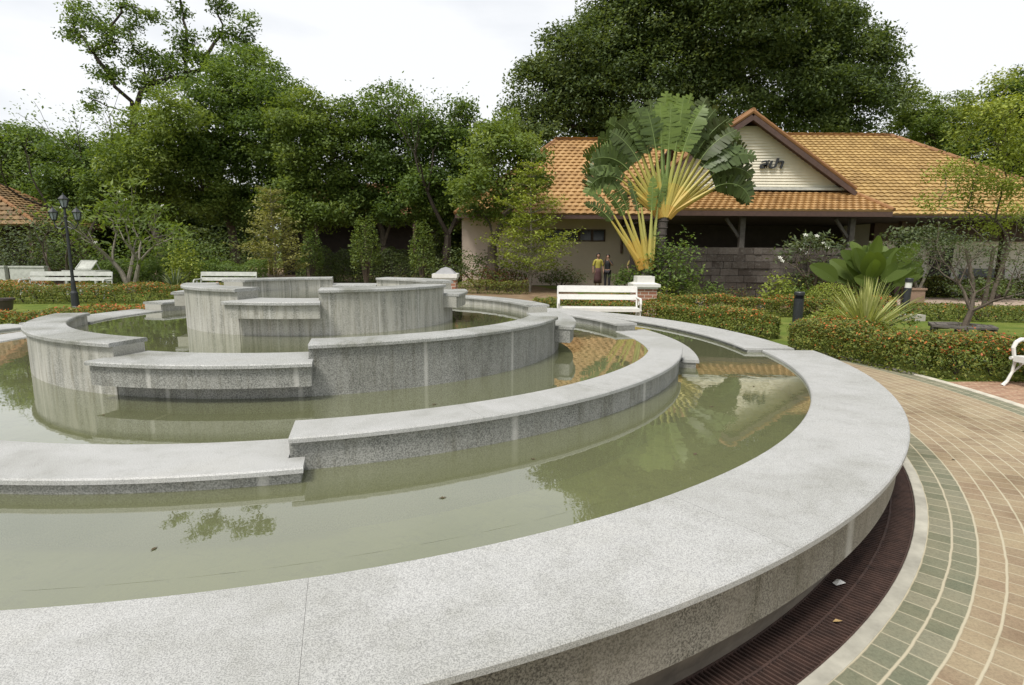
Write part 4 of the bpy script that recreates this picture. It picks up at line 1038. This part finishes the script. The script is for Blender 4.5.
# ------------------------------------------------------------------ traveller's palm
def petmat():
    s = NT('yellow_petiole'); o = s.obj(); at = s.n('ShaderNodeAttribute'); at.attribute_name = 'tint'
    s.bsdf(s.ramp(at.outputs['Fac'], [(0, (.44, .25, .045)), (.4, (.43, .33, .07)), (.75, (.34, .34, .09)), (1, (.16, .22, .06))]), .55); return s.m
PET = petmat()
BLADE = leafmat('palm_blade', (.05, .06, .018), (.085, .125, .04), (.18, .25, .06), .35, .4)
def palm(base, crotch, specs, label, trunk_r, parent=None):
    root = parent or empty('travellers_palm', base)
    if not parent: tag(root, label, 'palm')
    mb = MB(); b = Vector(base); c = Vector(crotch)
    pts = [b.lerp(c, t) + Vector((0, 0, 0)) for t in (0, .25, .5, .75, 1)]
    mb.tube([pts[0] - Vector((0, 0, .05))] + pts[1:], [trunk_r * 1.15, trunk_r, trunk_r * .95, trunk_r * .9, trunk_r * .8], 12)
    for k in range(14):
        p = b.lerp(c, k / 14); mb.lathe([(trunk_r * 1.12 - k * .002, -.015), (trunk_r * 1.16 - k * .002, .0), (trunk_r * 1.1 - k * .002, .015)], 12, p)
    put(mb.build('trunk', bark('ringed_palm_bark', (.10, .085, .075), 12)), root)
    for i, (ang, pl, bl, bend, ylw, w) in enumerate(specs):
        a = R(ang); d = Vector((math.cos(a), 0, math.sin(a))); yo = (.07 if i % 2 else -.07) + rng.uniform(-.04, .04)
        st = c + Vector((.30 * (i / max(1, len(specs) - 1) - .5), yo * .4, .0))
        p1 = st + d * pl + Vector((0, yo * 2.0, 0))
        mb = MB(); q = [st - Vector((0, 0, .10)) , st.lerp(p1, .15), st.lerp(p1, .5), p1]
        q2 = q
        for k in range(3):
            rs = [.11, .10, .062, .024]; mb.tube([q2[k], q2[k + 1]], [rs[k], rs[k + 1]], 6, tint=min(1, ylw + k * .22))
        # blade: torn banana-like segments off a bending midrib
        mr = [p1.copy()]; an = a; n = 16; nrm = Vector((0, -1, 0))
        for k in range(n):
            an += R(bend) / n * (1 + .6 * k / n); mr.append(mr[-1] + Vector((math.cos(an), -.05 * math.sin(k * .4) + .0, math.sin(an))) * (bl / n))
        qd = []; tn = []; bt = np.clip(rng.normal(.5 if ang > 98 else (.85 if ang > 75 else .2), .15), 0, 1)  # centre blades yellow-green; right ones darkened, light from the left put in tint
        tilt = rng.uniform(-.9, .9); nrm = (Vector((0, -1, 0)) + Vector((math.cos(a + pi / 2), 0, math.sin(a + pi / 2))) * rng.uniform(-.9, .9)).normalized()
        for k in range(n):
            t = (k + .5) / n; wd = w * (math.sin(pi * min(1, t * .9 + .10)) ** .55) * (1 if k < n - 1 else .6)
            A_, B_ = mr[k], mr[k + 1]; dd = (B_ - A_).normalized(); sd = dd.cross(nrm).normalized()
            for sg in (-1, 1):
                dr = rng.uniform(.0, .22); fold = rng.uniform(.15, .55)
                o = (sd * sg * math.cos(fold) + nrm * (-.35 + tilt * sg) * math.sin(fold) * 1.2 + dd * rng.uniform(.12, .45) + Vector((0, 0, -dr))).normalized() * wd * rng.uniform(.85, 1.05)
                m_ = A_.lerp(B_, .5) + o * .55 + dd * .04
                g_ = rng.choice([.0, .0, .012])
                qd.append([A_, B_, B_ + o - dd * g_ * 2, A_ + o * .98 + dd * g_]); tn.append(np.clip(bt + rng.normal(0, .07), 0, 1))
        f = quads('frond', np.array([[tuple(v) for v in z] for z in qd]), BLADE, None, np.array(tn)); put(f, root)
        pt = mb.build('petiole', PET); pt.parent = f; pt.matrix_parent_inverse = f.matrix_parent_inverse.copy()
        pt.matrix_parent_inverse = Matrix.Translation(-root.location) if False else Matrix.Identity(4)
        # child sits in its frond's frame (frond data are world coordinates)
        mb2 = MB(); mb2.tube(mr, [.016 - .013 * k / n for k in range(n + 1)], 5, tint=1, caps=False)
        mrb = mb2.build('midrib', PET); mrb.parent = f
    return root
YP = 17.6
c1 = P(664, 214, YP); bs = P(652, 300, YP); bs.z = 0
specs = []
NF = 42
for i in range(NF):
    t = i / (NF - 1); ang = 148 - 120 * t; side = (ang - 90) / 56
    pl = 1.5 + .40 * (1 - abs(side) ** 1.6) + rng.uniform(-.08, .08) + (.25 if i % 2 else 0)
    bl = 1.12 + (.25 if t > .5 else 0) + .15 * (1 - abs(side)) + rng.uniform(-.12, .12)
    bend = 78 * side * abs(side) ** .3 * (1 if abs(side) > .15 else .2) + rng.uniform(-8, 8)
    yl = .0 + .35 * (1 - abs(side)) + (.5 if abs(side) < .1 else 0)
    specs.append((ang, pl, bl, bend, yl, .35 + rng.uniform(0, .06)))
tp = palm(tuple(bs), tuple(c1), specs, "tall traveller's palm with a wide flat fan of torn green leaves on yellow stalks", .17)
c2 = P(646, 266, YP - .3); b2_ = P(643, 300, YP - .3); b2_.z = 0
palm(tuple(b2_), tuple(c2), [(127 - 6 * i, 1.65 + .12 * (i % 2), 1.0, 34 - 6 * i, .0 + .05 * i, .17) for i in range(8)], "smaller narrow traveller's palm with orange yellow stalks, left of the tall one", .15)

# ------------------------------------------------------------------ garden plants
def rosette(name, c, n, L, wd, mats, label, base=.0, upmin=15, upmax=85, curve=.35, cat='plant'):
    root = empty(name, (c[0], c[1], 0)); tag(root, label, cat)
    qd = []; mi = []
    for i in range(n):
        a = rng.uniform(0, 2 * pi); el = R(rng.uniform(upmin, upmax)); l = L * rng.uniform(.75, 1.1); q = Vector((c[0], c[1], base)); k_ = 6
        hd = Vector((math.cos(a), math.sin(a), 0)); sd = Vector((-math.sin(a), math.cos(a), 0)); pts = [q.copy()]
        for k in range(k_):
            e = el - curve * (k / k_) * (1.2 if el < 1.2 else .4); pts.append(pts[-1] + (hd * math.cos(e) + Vector((0, 0, 1)) * math.sin(e)) * l / k_)
        for k in range(k_):
            w0 = wd * (1 - (k / k_) ** 2 * .95) * .5; w1 = wd * (1 - ((k + 1) / k_) ** 2 * .98) * .5
            v0, v1 = pts[k], pts[k + 1]; up_ = Vector((0, 0, wd * .18))
            qd.append([v0 - sd * w0 + up_, v0, v1, v1 - sd * w1 + up_]); qd.append([v0, v0 + sd * w0 + up_, v1 + sd * w1 + up_, v1]); mi += [0, 0]
            if len(mats) > 1:
                qd.append([v0 - sd * w0 * 1.02 + up_, v0 - sd * w0 * .72 + up_ * .8 + Vector((0, 0, .002)), v1 - sd * w1 * .72 + up_ * .8 + Vector((0, 0, .002)), v1 - sd * w1 * 1.02 + up_]); mi.append(1)
    put(quads('leaves', np.array([[tuple(v) for v in z] for z in qd]), [LEAF[m] for m in mats], None, None, np.array(mi)), root)
    mb = MB(); mb.lathe([(.05, -.02), (.07, base + .05), (.03, base + .12)], 8, (c[0], c[1], 0)); put(mb.build('stem', BARK), root)
    return root
def at(px, Y): q = P(px, 300, Y); return (q.x, Y)
rosette('spiky_plant', at(869, 10.8), 150, 1.12, .06, ['pale', 'yellow'], 'large spiky plant with yellow green striped sword leaves rising behind the long flowering hedge', .08, 30, 88, .22)
rosette('spiky_plant', at(176, 20.5), 60, 1.05, .08, ['grey', 'silver'], 'grey green agave with white edged leaves at the left end of the pool surround', .1, 15, 80, .5)
rosette('spiky_plant', at(739, 16.6), 26, .42, .04, ['grey'], 'small blue green spiky plant among the stones behind the second hedge', .0, 20, 70, .5)
rosette('spiky_plant', at(747, 16.5), 22, .5, .045, ['red'], 'small dark purple spiky plant beside the blue green one behind the second hedge', .0, 25, 80, .4)
bush('shrub', at(186, 21.5), (.55, .55, 1.75), 'yellow', 'rounded yellow green shrub standing over the agave at left', .10, 260, rough=.16)
bush('shrub', at(668, 17.2), (.78, .45, 2.0), 'mid', 'tall leafy green shrub right of the palm trunks, against the stone wall', .11, 240, extra=('lime', .25), rough=.18)
bush('shrub', at(676, 17.2), (.24, .24, 1.0), 'lime', 'small clipped ball shrub, upper one of two beside the brick pillar', .045, 900, rough=.03, z0=.0)
bush('shrub', at(691, 17.0), (.30, .30, .82), 'lime', 'clipped ball shrub, lower and greener of two beside the brick pillar', .045, 900, rough=.03)
bush('shrub', at(663, 17.0), (.42, .35, .75), 'yellow', 'light green leafy bush directly right of the brick pillar', .08, 300, rough=.2)
bush('shrub', at(710, 17.2), (.40, .35, .80), 'mid', 'mid green bush left of centre before the stone wall', .08, 320, rough=.18)
bush('shrub', at(735, 17.6), (.38, .3, .62), 'dark', 'low dark bush with reddish tips before the middle of the stone wall', .07, 320, extra=('red', .4), rough=.2)
bush('shrub', at(777, 16.9), (.46, .4, .98), 'yellow', 'bright yellow green bush before the right half of the stone wall', .10, 260, rough=.22)
bush('shrub', at(797, 16.4), (.45, .4, .72), 'mid', 'loose green bush between the bright yellow green bush and the bollard', .08, 300, rough=.2)
bush('shrub', at(829, 16.0), (.66, .6, .86), 'yellow', 'smooth dome shaped clipped light green shrub behind the second hedge', .05, 800, rough=.015)
bush('shrub', at(828, 18.6), (.85, .6, 1.25), 'red', 'reddish brown leaved shrub behind the dome shaped shrub', .08, 320, extra=('dark', .45), rough=.18)
bush('shrub', at(803, 18.8), (.55, .5, 1.0), 'dark', 'dark green shrub at the right end of the stone wall', .09, 300, rough=.2)
bush('shrub', at(627, 25.4), (.62, .5, 1.0), 'mid', 'broad green bush in front of the person in mustard', .12, 200, rough=.2)
bush('shrub', at(862, 18.8), (.7, .5, 1.05), 'dark', 'dark bush at the foot of the paddle leaved plant', .09, 300, extra=('red', .12), rough=.2)
bush('shrub', at(888, 12.4), (.62, .4, .56), 'mid', 'low bush with reddish tips behind the spiky plant, by the taller bollard', .06, 500, extra=('orange', .10), rough=.12)
bush('shrub', at(840, 11.6), (.5, .35, .62), 'yellow', 'light green tufted bush at the left foot of the large spiky plant', .06, 420, rough=.15)
bush('shrub', at(560, 26.5), (.9, .6, .95), 'dark', 'dark low shrub against the beige wall behind the white bench', .1, 260, extra=('red', .15), rough=.2)
bush('shrub', at(478, 27.0), (2.2, .8, 1.7), 'dark', 'wide dark shrub mass before the beige wall beside the capped pillar', .12, 130, rough=.2)
bush('shrub', at(497, 25.6), (1.3, .6, .95), 'red', 'low reddish shrub in front of the wide dark shrub mass', .1, 220, extra=('mid', .35), rough=.2)
bush('shrub', at(30, 24.2), (1.7, .9, 2.7), 'grey', 'loose grey green shrub under the small pavilion at far left', .13, 100, rough=.25)
bush('shrub', at(68, 26.2), (1.4, .9, 2.4), 'mid', 'tangled green shrub behind the lamp post', .13, 110, rough=.25)
bush('shrub', at(162, 25.6), (2.3, 1.0, 2.2), 'mid', 'broad mid green shrub behind the yellow green shrub', .13, 110, rough=.2)
bush('shrub', at(212, 27.5), (2.4, 1.0, 2.3), 'dark', 'dark shrub behind the greyish bench back', .13, 110, rough=.18)
bush('shrub', at(985, 21.0), (1.0, .6, .8), 'dark', 'dark shrub before the panel in the right hand wall', .11, 200, rough=.2, extra=('mid', .3))
# columnar shrubs
def column(px, Y, w, pt, label):
    x = at(px, Y)[0]; h = P(px, pt, Y).z; bush('columnar_shrub', (x, Y), (w, w, h), 'lime' if pt < 225 else 'mid', label, .11, 210, rough=.07, group='columnar shrubs', extra=('dark', .25))
column(314, 29, .52, 232, 'narrow columnar shrub, leftmost and shortest of three before the dark hedge')
column(367, 28.4, .68, 219, 'columnar shrub, middle and broadest of three before the dark hedge')
column(423, 28.6, .60, 224, 'columnar shrub, rightmost of three, nearest the capped pillar')

# paddle leaved plant
x, y = at(872, 17.2); pr = empty('paddle_plant', (x, y, 0)); tag(pr, 'big leaved plant with upright rounded paddle leaves behind the dome shaped shrub', 'plant')
for i in range(30):
    az = rng.uniform(0, 2 * pi) if i > 5 else [2.9, 2.3, 1.2, .5, .1, -.4][i]; el = R(rng.uniform(30, 80)); st = Vector((x + rng.normal(0, .28), y + rng.normal(0, .15), .35)); l = rng.uniform(1.2, 1.95)
    hd = Vector((math.cos(az), math.sin(az) * .5, 0)); d = (hd * math.cos(el) + Vector((0, 0, math.sin(el)))).normalized()
    p1 = st + d * l * .55; mb = MB(); mb.tube([(st.x, st.y, 0), st, p1], [.03, .022, .014], 6); n = 8; Lf = rng.uniform(.72, 1.0); W = Lf * .27
    sd = d.cross(Vector((rng.uniform(-.4, .4), -1, 0))).normalized(); qd = []; cur = p1.copy(); dd = d.copy(); tn = []; tb = rng.uniform(.3, .9)
    for k in range(n):
        nx = cur + dd * Lf / n; w0 = W * math.sin(pi * (k / n * .93 + .05)) ** .6; w1 = W * math.sin(pi * min(.995, (k + 1) / n * .93 + .05)) ** .6
        up_ = dd.cross(sd) * .22
        qd.append([cur, cur + (sd - up_) * w0, nx + (sd - up_) * w1, nx]); qd.append([cur, nx, nx + (-sd - up_) * w1, cur + (-sd - up_) * w0]); tn += [tb, tb - .12]
        cur = nx; dd = (dd + hd * .05 - Vector((0, 0, .045))).normalized()
    f = quads('leaf', np.array([[tuple(v) for v in z] for z in qd]), LEAF['lime'], None, np.array(tn) * .6); put(f, pr)
    s_ = mb.build('leaf_stalk', LEAF['lime']); s_.parent = f

def F_(px, py, Y): return P(px, py, Y)
# frangipani shrubs
x, y = at(815, 18.4)
branch_tree('frangipani', (x, y, 0), [((0, 0, 0), (-.35, 0, 1), .9, .08), ((.1, 0, 0), (.3, .1, 1), .9, .07), ((0, .1, 0), (-.05, -.2, 1), 1.0, .07)], 3, .62, 'grey', 'frangipani bush with grey green leaves and white flowers before the stone wall', .20, 17, .17, asp=.3, flowers=14, cat='shrub')
x, y = at(131, 22.5)
branch_tree('frangipani', (x, y, 0), [((0, 0, 0), (-.25, 0, 1), 1.35, .11), ((.15, 0, 0), (.45, 0, 1), 1.3, .10), ((-.1, .1, 0), (.05, .1, 1), 1.5, .09)], 3, .6, 'lime', 'frangipani tree with bare pale forked branches and clusters of light green leaves at left', .24, 30, .26, asp=.3, flowers=5, barkm=BARKL)
x, y = at(62, 23.0)
branch_tree('gnarled_tree', (x, y, 0), [((0, 0, 0), (-.6, 0, 1), 1.1, .09), ((.1, 0, 0), (.3, 0, 1), 1.2, .08)], 4, .62, 'grey', 'twisted sparse tree with tangled thin branches behind the lamp post', .13, 8, .18, barkm=BARK)
x, y = at(916, 17.6)
branch_tree('potted_tree', (x, y, .6), [((0, 0, 0), (-.15, 0, 1), .62, .055), ((.03, 0, 0), (.3, 0, 1), .6, .05)], 4, .5, 'grey', 'small gnarled tree with forked pale trunk growing from the terracotta planter', .12, 13, .16, barkm=BARKL)
# small tree inside the ring seat
x, y = 8.82, 10.95
branch_tree('small_tree', (x, y, 0), [((0, 0, 0), (0, 0, 1), .62, .075)], 4, .75, 'grey', 'small sparse tree with mossy trunk growing through the plank ring seat', .05, 27, .15, kids=(3, 4), up=.04, barkm=BARK, shrink=.80)
# saplings with tiered branches
def tiered(name, px, Y, ptop, mat, label, tiers, w, leaf, updir, nleaf, barkm=BARKL, r=.045, z0=.9):
    x, y = at(px, Y); zt = P(px, ptop, Y).z; root = empty(name, (x, y, 0)); tag(root, label, 'tree')
    mb = MB(); mb.tube([(x, y, -.05), (x + .04, y, zt * .4), (x - .03, y, zt * .75), (x, y, zt)], [r * 1.3, r, r * .6, r * .2], 7)
    C = []; T = []
    for k in range(tiers):
        z = z0 + (zt - z0) * k / tiers; rad = w(k / tiers); tb = rng.normal(.5, .12)
        for j in range(7):
            a = 2 * pi * j / 7 + k * 1.3 + rng.uniform(-.3, .3); L = rad * rng.uniform(.65, 1.1)
            e = Vector((x + L * math.cos(a), y + L * math.sin(a), z + L * updir + rng.normal(0, .05))); m_ = Vector((x, y, z)).lerp(e, .5) + Vector((0, 0, -.04 * L))
            mb.tube([(x, y, z - .05), m_, e], [r * .35, r * .2, .004], 4, caps=False)
            n = int(nleaf * L); t = rng.uniform(.2, 1.05, n) ** .8
            pp = np.array([x, y, z]) + (np.array(e) - np.array([x, y, z])) * t[:, None] + rng.normal(size=(n, 3)) * np.array([.14, .14, .05]) * (.5 + L * .5)
            C.append(pp); T.append(np.clip(rng.normal(tb, .15, n), 0, 1))
    put(mb.build('trunk', barkm), root)
    put(quads('crown', leaf_quads(np.concatenate(C), leaf, .5, up=.8), LEAF[mat], None, np.concatenate(T)), root); return root
tiered('sapling', 530, 24.6, 158, 'yellow', 'tall slim sapling with flat tiers of light green leaves before the beige wall', 13, lambda t: (2.0 * (1 - t) ** .8 + .35) * rng.uniform(.55, 1.1), .12, .34, 85, z0=.8)
tiered('sapling', 277, 26.5, 187, 'bronze', 'slender sapling with pale yellow green leaves on upswept branches behind the central drum', 12, lambda t: (1.35 * (1 - t) ** .6 + .25) * rng.uniform(.6, 1.1), .12, .5, 85, z0=.5)
trees = []
def PX(lobes, Y, dy=0):
    out = []
    for (px, py, rp) in lobes:
        Yl = Y + rng.uniform(-1.2, 1.2) + dy; q = P(px, py, Yl); r = rp / F * Yl; out.append((q.x, q.y, q.z, r, r * rng.uniform(.85, 1.2), r * rng.uniform(.75, .95)))
    return out
def bt(name, basepx, Y, lobes, mat, label, **k):
    x, y = at(basepx, Y); return blob_tree(name, (x, y, 0), PX(lobes, Y), mat, label, **k)
bt('broadleaf_tree', 22, 33, [(0, 150, 26), (28, 148, 24), (-25, 165, 30), (15, 178, 26), (55, 165, 22), (40, 188, 18), (0, 205, 20)], 'mid', 'leafy tree at the far left edge behind the small pavilion')
bt('broadleaf_tree', 88, 31, [(75, 165, 28), (100, 150, 24), (110, 178, 26), (60, 190, 20), (92, 200, 22), (125, 155, 20)], 'mid', 'spreading tree behind the lamp post, lower than the sparse crown above it')
bt('broadleaf_tree', 165, 30, [(150, 135, 30), (178, 120, 28), (140, 165, 30), (185, 160, 32), (160, 195, 26), (205, 190, 24), (125, 190, 18)], 'lime', 'full crowned light green tree beneath the tall sparse tree')
bt('broadleaf_tree', 238, 33, [(220, 95, 30), (250, 85, 32), (275, 105, 30), (235, 125, 34), (270, 140, 32), (215, 150, 30), (248, 175, 34), (290, 170, 22), (265, 205, 24), (225, 205, 24)], 'mid', 'tallest rounded tree of the left belt, behind the bronze sapling', trunk_r=.32)
bt('broadleaf_tree', 312, 31, [(300, 118, 26), (328, 122, 26), (305, 150, 30), (335, 158, 28), (315, 188, 26), (290, 195, 20), (345, 195, 20), (300, 212, 18), (330, 210, 20)], 'lime', 'bushy bright green tree behind the leftmost columnar shrub')
bt('broadleaf_tree', 385, 32, [(362, 122, 26), (392, 112, 24), (375, 150, 30), (408, 150, 26), (385, 185, 30), (355, 190, 20), (415, 188, 20), (372, 208, 20), (400, 205, 20), (350, 208, 16)], 'mid', 'dense round tree behind the middle columnar shrub')
bt('broadleaf_tree', 447, 31, [(432, 130, 26), (462, 128, 24), (448, 158, 30), (478, 155, 22), (435, 190, 26), (470, 190, 26), (440, 212, 20), (468, 210, 18)], 'mid', 'dense round tree behind the rightmost columnar shrub and capped pillar')
bt('broadleaf_tree', 492, 26.3, [(495, 128, 16), (488, 150, 22), (515, 148, 18), (498, 185, 22), (525, 178, 18), (534, 158, 12), (470, 185, 18), (480, 212, 16), (512, 208, 15)], 'lime', 'tree with pale green leaves overlapping the left end of the orange roof')
# understorey trees behind the belt close the gaps with dark foliage
for i, (px, py) in enumerate([(10, 230), (120, 225), (215, 222), (470, 215)]):
    lab = ['dark understorey tree behind the small pavilion', 'dark understorey tree behind the frangipani', 'dark understorey tree behind the greyish bench', 'dark understorey tree beside the beige wall end'][i]
    bt('understorey_tree', px, 36.5, [(px - 28, py - 8, 26), (px, py, 28), (px + 30, py - 5, 26), (px - 10, py + 22, 22), (px + 22, py + 24, 22)], 'dark', lab, leaf=.22, fork=1.0)
for px, lab in ((118, 'dark thick leaning trunk tree left of the frangipani'), (443, 'dark trunked tree with a low fork beside the capped pillar')):
    x, y = at(px, 29.5)
    branch_tree('shade_tree', (x, y, 0), [((0, 0, 0), (-.12 if px < 200 else .1, 0, 1), 2.6, .24)], 4, .6, 'mid', lab, .16, 22, .4, barkm=BARKD, shrink=.78)
# tall sparse tree above the belt
bt('tall_sparse_tree', 150, 36, [(75, 12, 11), (70, 32, 10), (95, 22, 11), (92, 52, 8), (112, 42, 12), (128, 28, 9), (108, 72, 11), (138, 55, 12), (150, 12, 9), (165, 62, 12), (186, 44, 13), (205, 58, 11), (150, 84, 14), (185, 80, 14), (216, 70, 10), (222, 34, 8), (220, 6, 10), (238, 38, 10), (250, 24, 7), (252, 52, 9), (92, 100, 9), (120, 8, 9), (170, -18, 10), (200, -28, 9), (226, -22, 9), (150, -38, 9), (128, -20, 8), (182, 12, 7), (236, 66, 14)], 'mid',
   'tall open tree with dark bare limbs and sparse leaf clusters rising above the left belt', trunk_r=.30, leaf=.19, per=1.6, nl=90, sig=.33, barkm=BARKD, fork=9.5, fill=.3)
# great tree behind the roof
bt('great_tree', 715, 44, [(545, 95, 32), (535, 125, 22), (575, 60, 34), (590, 100, 40), (620, 40, 38), (640, 85, 45), (660, 10, 42), (690, 60, 50), (700, -35, 45), (745, 15, 55), (735, 85, 45), (760, -30, 42), (800, 30, 45), (795, 85, 40), (840, 60, 36), (850, 105, 30), (880, 90, 20), (815, 120, 26), (590, 135, 22), (650, 130, 25), (835, 25, 16), (640, -20, 35), (902, 100, 12), (878, 58, 15), (850, 20, 11), (866, 40, 12), (516, 110, 11), (556, 40, 13), (598, 14, 15), (540, 68, 13), (525, 135, 14)], 'dark',
   'great dark green tree towering behind the roofs', trunk_r=.6, leaf=.25, per=.85, nl=150, sig=.58, fill=.2, barkm=BARKD, fork=3.5)
bt('broadleaf_tree', 935, 46, [(900, 125, 18), (925, 130, 22), (945, 118, 24), (965, 130, 22), (940, 150, 24), (980, 150, 26), (912, 100, 9)], 'lime', 'light green tree behind the right hand end of the roof', leaf=.21, per=1.0)
bt('broadleaf_tree', 1040, 43, [(1010, 100, 20), (1030, 95, 26), (1000, 130, 26), (1035, 140, 34), (1060, 110, 36), (1015, 165, 26), (1050, 180, 30)], 'mid', 'tall tree cut off by the right edge behind the roof', leaf=.21, per=1.0)
# slender multi stemmed tree in front of the roof
bt('multistem_tree', 982, 15.5, [(1002, 84, 11), (985, 112, 17), (1010, 112, 17), (968, 140, 15), (1000, 145, 22), (1026, 150, 18), (950, 172, 12), (978, 175, 18), (1008, 182, 18), (940, 200, 9), (968, 208, 11), (1020, 215, 14), (995, 222, 10)], 'yellow',
   'slender tree with several thin stems and feathery leaves before the roof at right', trunk_r=.05, leaf=.085, per=5, nl=72, sig=.23, fork=1.9, stems=3)

# distant wood all round behind the garden
n = 26000; a = rng.uniform(-.45, pi + .45, n); rr = rng.uniform(95, 130, n); hgt = (7 + 2.5 * np.sin(a * 9) + 1.5 * np.sin(a * 23)) * rng.random(n) ** .7
C = np.stack([rr * np.cos(a), rr * np.sin(a), hgt], 1)
o = quads('distant_wood', leaf_quads(C, 1.5, .7), LEAF['dark'], None); tag(o, 'distant belt of dark trees closing the horizon behind the garden', 'wood', kind='stuff')

# ------------------------------------------------------------------ sky and sun
SUN_EL, SUN_AZ = R(58), R(215)      # azimuth measured clockwise from +Y
w = bpy.data.worlds.new('World'); sc.world = w; w.use_nodes = True; nt = w.node_tree; nt.nodes.clear()
out = nt.nodes.new('ShaderNodeOutputWorld'); bg = nt.nodes.new('ShaderNodeBackground'); bg.inputs[1].default_value = .10; nt.links.new(bg.outputs[0], out.inputs[0])
sky = nt.nodes.new('ShaderNodeTexSky'); sky.sky_type = 'NISHITA'; sky.sun_disc = False; sky.sun_elevation = SUN_EL; sky.sun_rotation = SUN_AZ; sky.dust_density = 3
tcn = nt.nodes.new('ShaderNodeTexCoord'); mp = nt.nodes.new('ShaderNodeMapping'); mp.inputs['Scale'].default_value = (1, 1, 3.2); nt.links.new(tcn.outputs['Generated'], mp.inputs[0])
nz = nt.nodes.new('ShaderNodeTexNoise'); nz.inputs['Scale'].default_value = 1.5; nz.inputs['Detail'].default_value = 7; nz.inputs['Roughness'].default_value = .5; nt.links.new(mp.outputs[0], nz.inputs['Vector'])
cr = nt.nodes.new('ShaderNodeValToRGB'); cr.color_ramp.elements[0].position = .36; cr.color_ramp.elements[0].color = (.72, .75, .79, 1); cr.color_ramp.elements[1].position = .53; cr.color_ramp.elements[1].color = (1, 1, 1, 1); nt.links.new(nz.outputs['Fac'], cr.inputs[0])
ml = nt.nodes.new('ShaderNodeMix'); ml.data_type = 'RGBA'; ml.blend_type = 'MULTIPLY'; ml.inputs[0].default_value = 1; ml.inputs[7].default_value = (6.5, 6.55, 6.6, 1); nt.links.new(cr.outputs[0], ml.inputs[6])
mx = nt.nodes.new('ShaderNodeMix'); mx.data_type = 'RGBA'; mx.inputs[0].default_value = .90; nt.links.new(sky.outputs[0], mx.inputs[6]); nt.links.new(ml.outputs[2], mx.inputs[7]); nt.links.new(mx.outputs[2], bg.inputs[0])
sd_ = bpy.data.lights.new('sun', 'SUN'); sd_.energy = 2.4; sd_.angle = R(16); sd_.color = (1, .96, .9); so_ = bpy.data.objects.new('sun', sd_); COL.objects.link(so_)
dirv = Vector((math.sin(SUN_AZ) * math.cos(SUN_EL), math.cos(SUN_AZ) * math.cos(SUN_EL), math.sin(SUN_EL)))
so_.rotation_euler = dirv.to_track_quat('Z', 'Y').to_euler(); so_.location = (0, 0, 20)
sc.view_settings.view_transform = 'Standard'; sc.view_settings.look = 'None'; sc.view_settings.gamma = 1; sc.view_settings.exposure = .72
sc.cycles.max_bounces = 8; sc.cycles.transparent_max_bounces = 12; sc.cycles.use_denoising = True
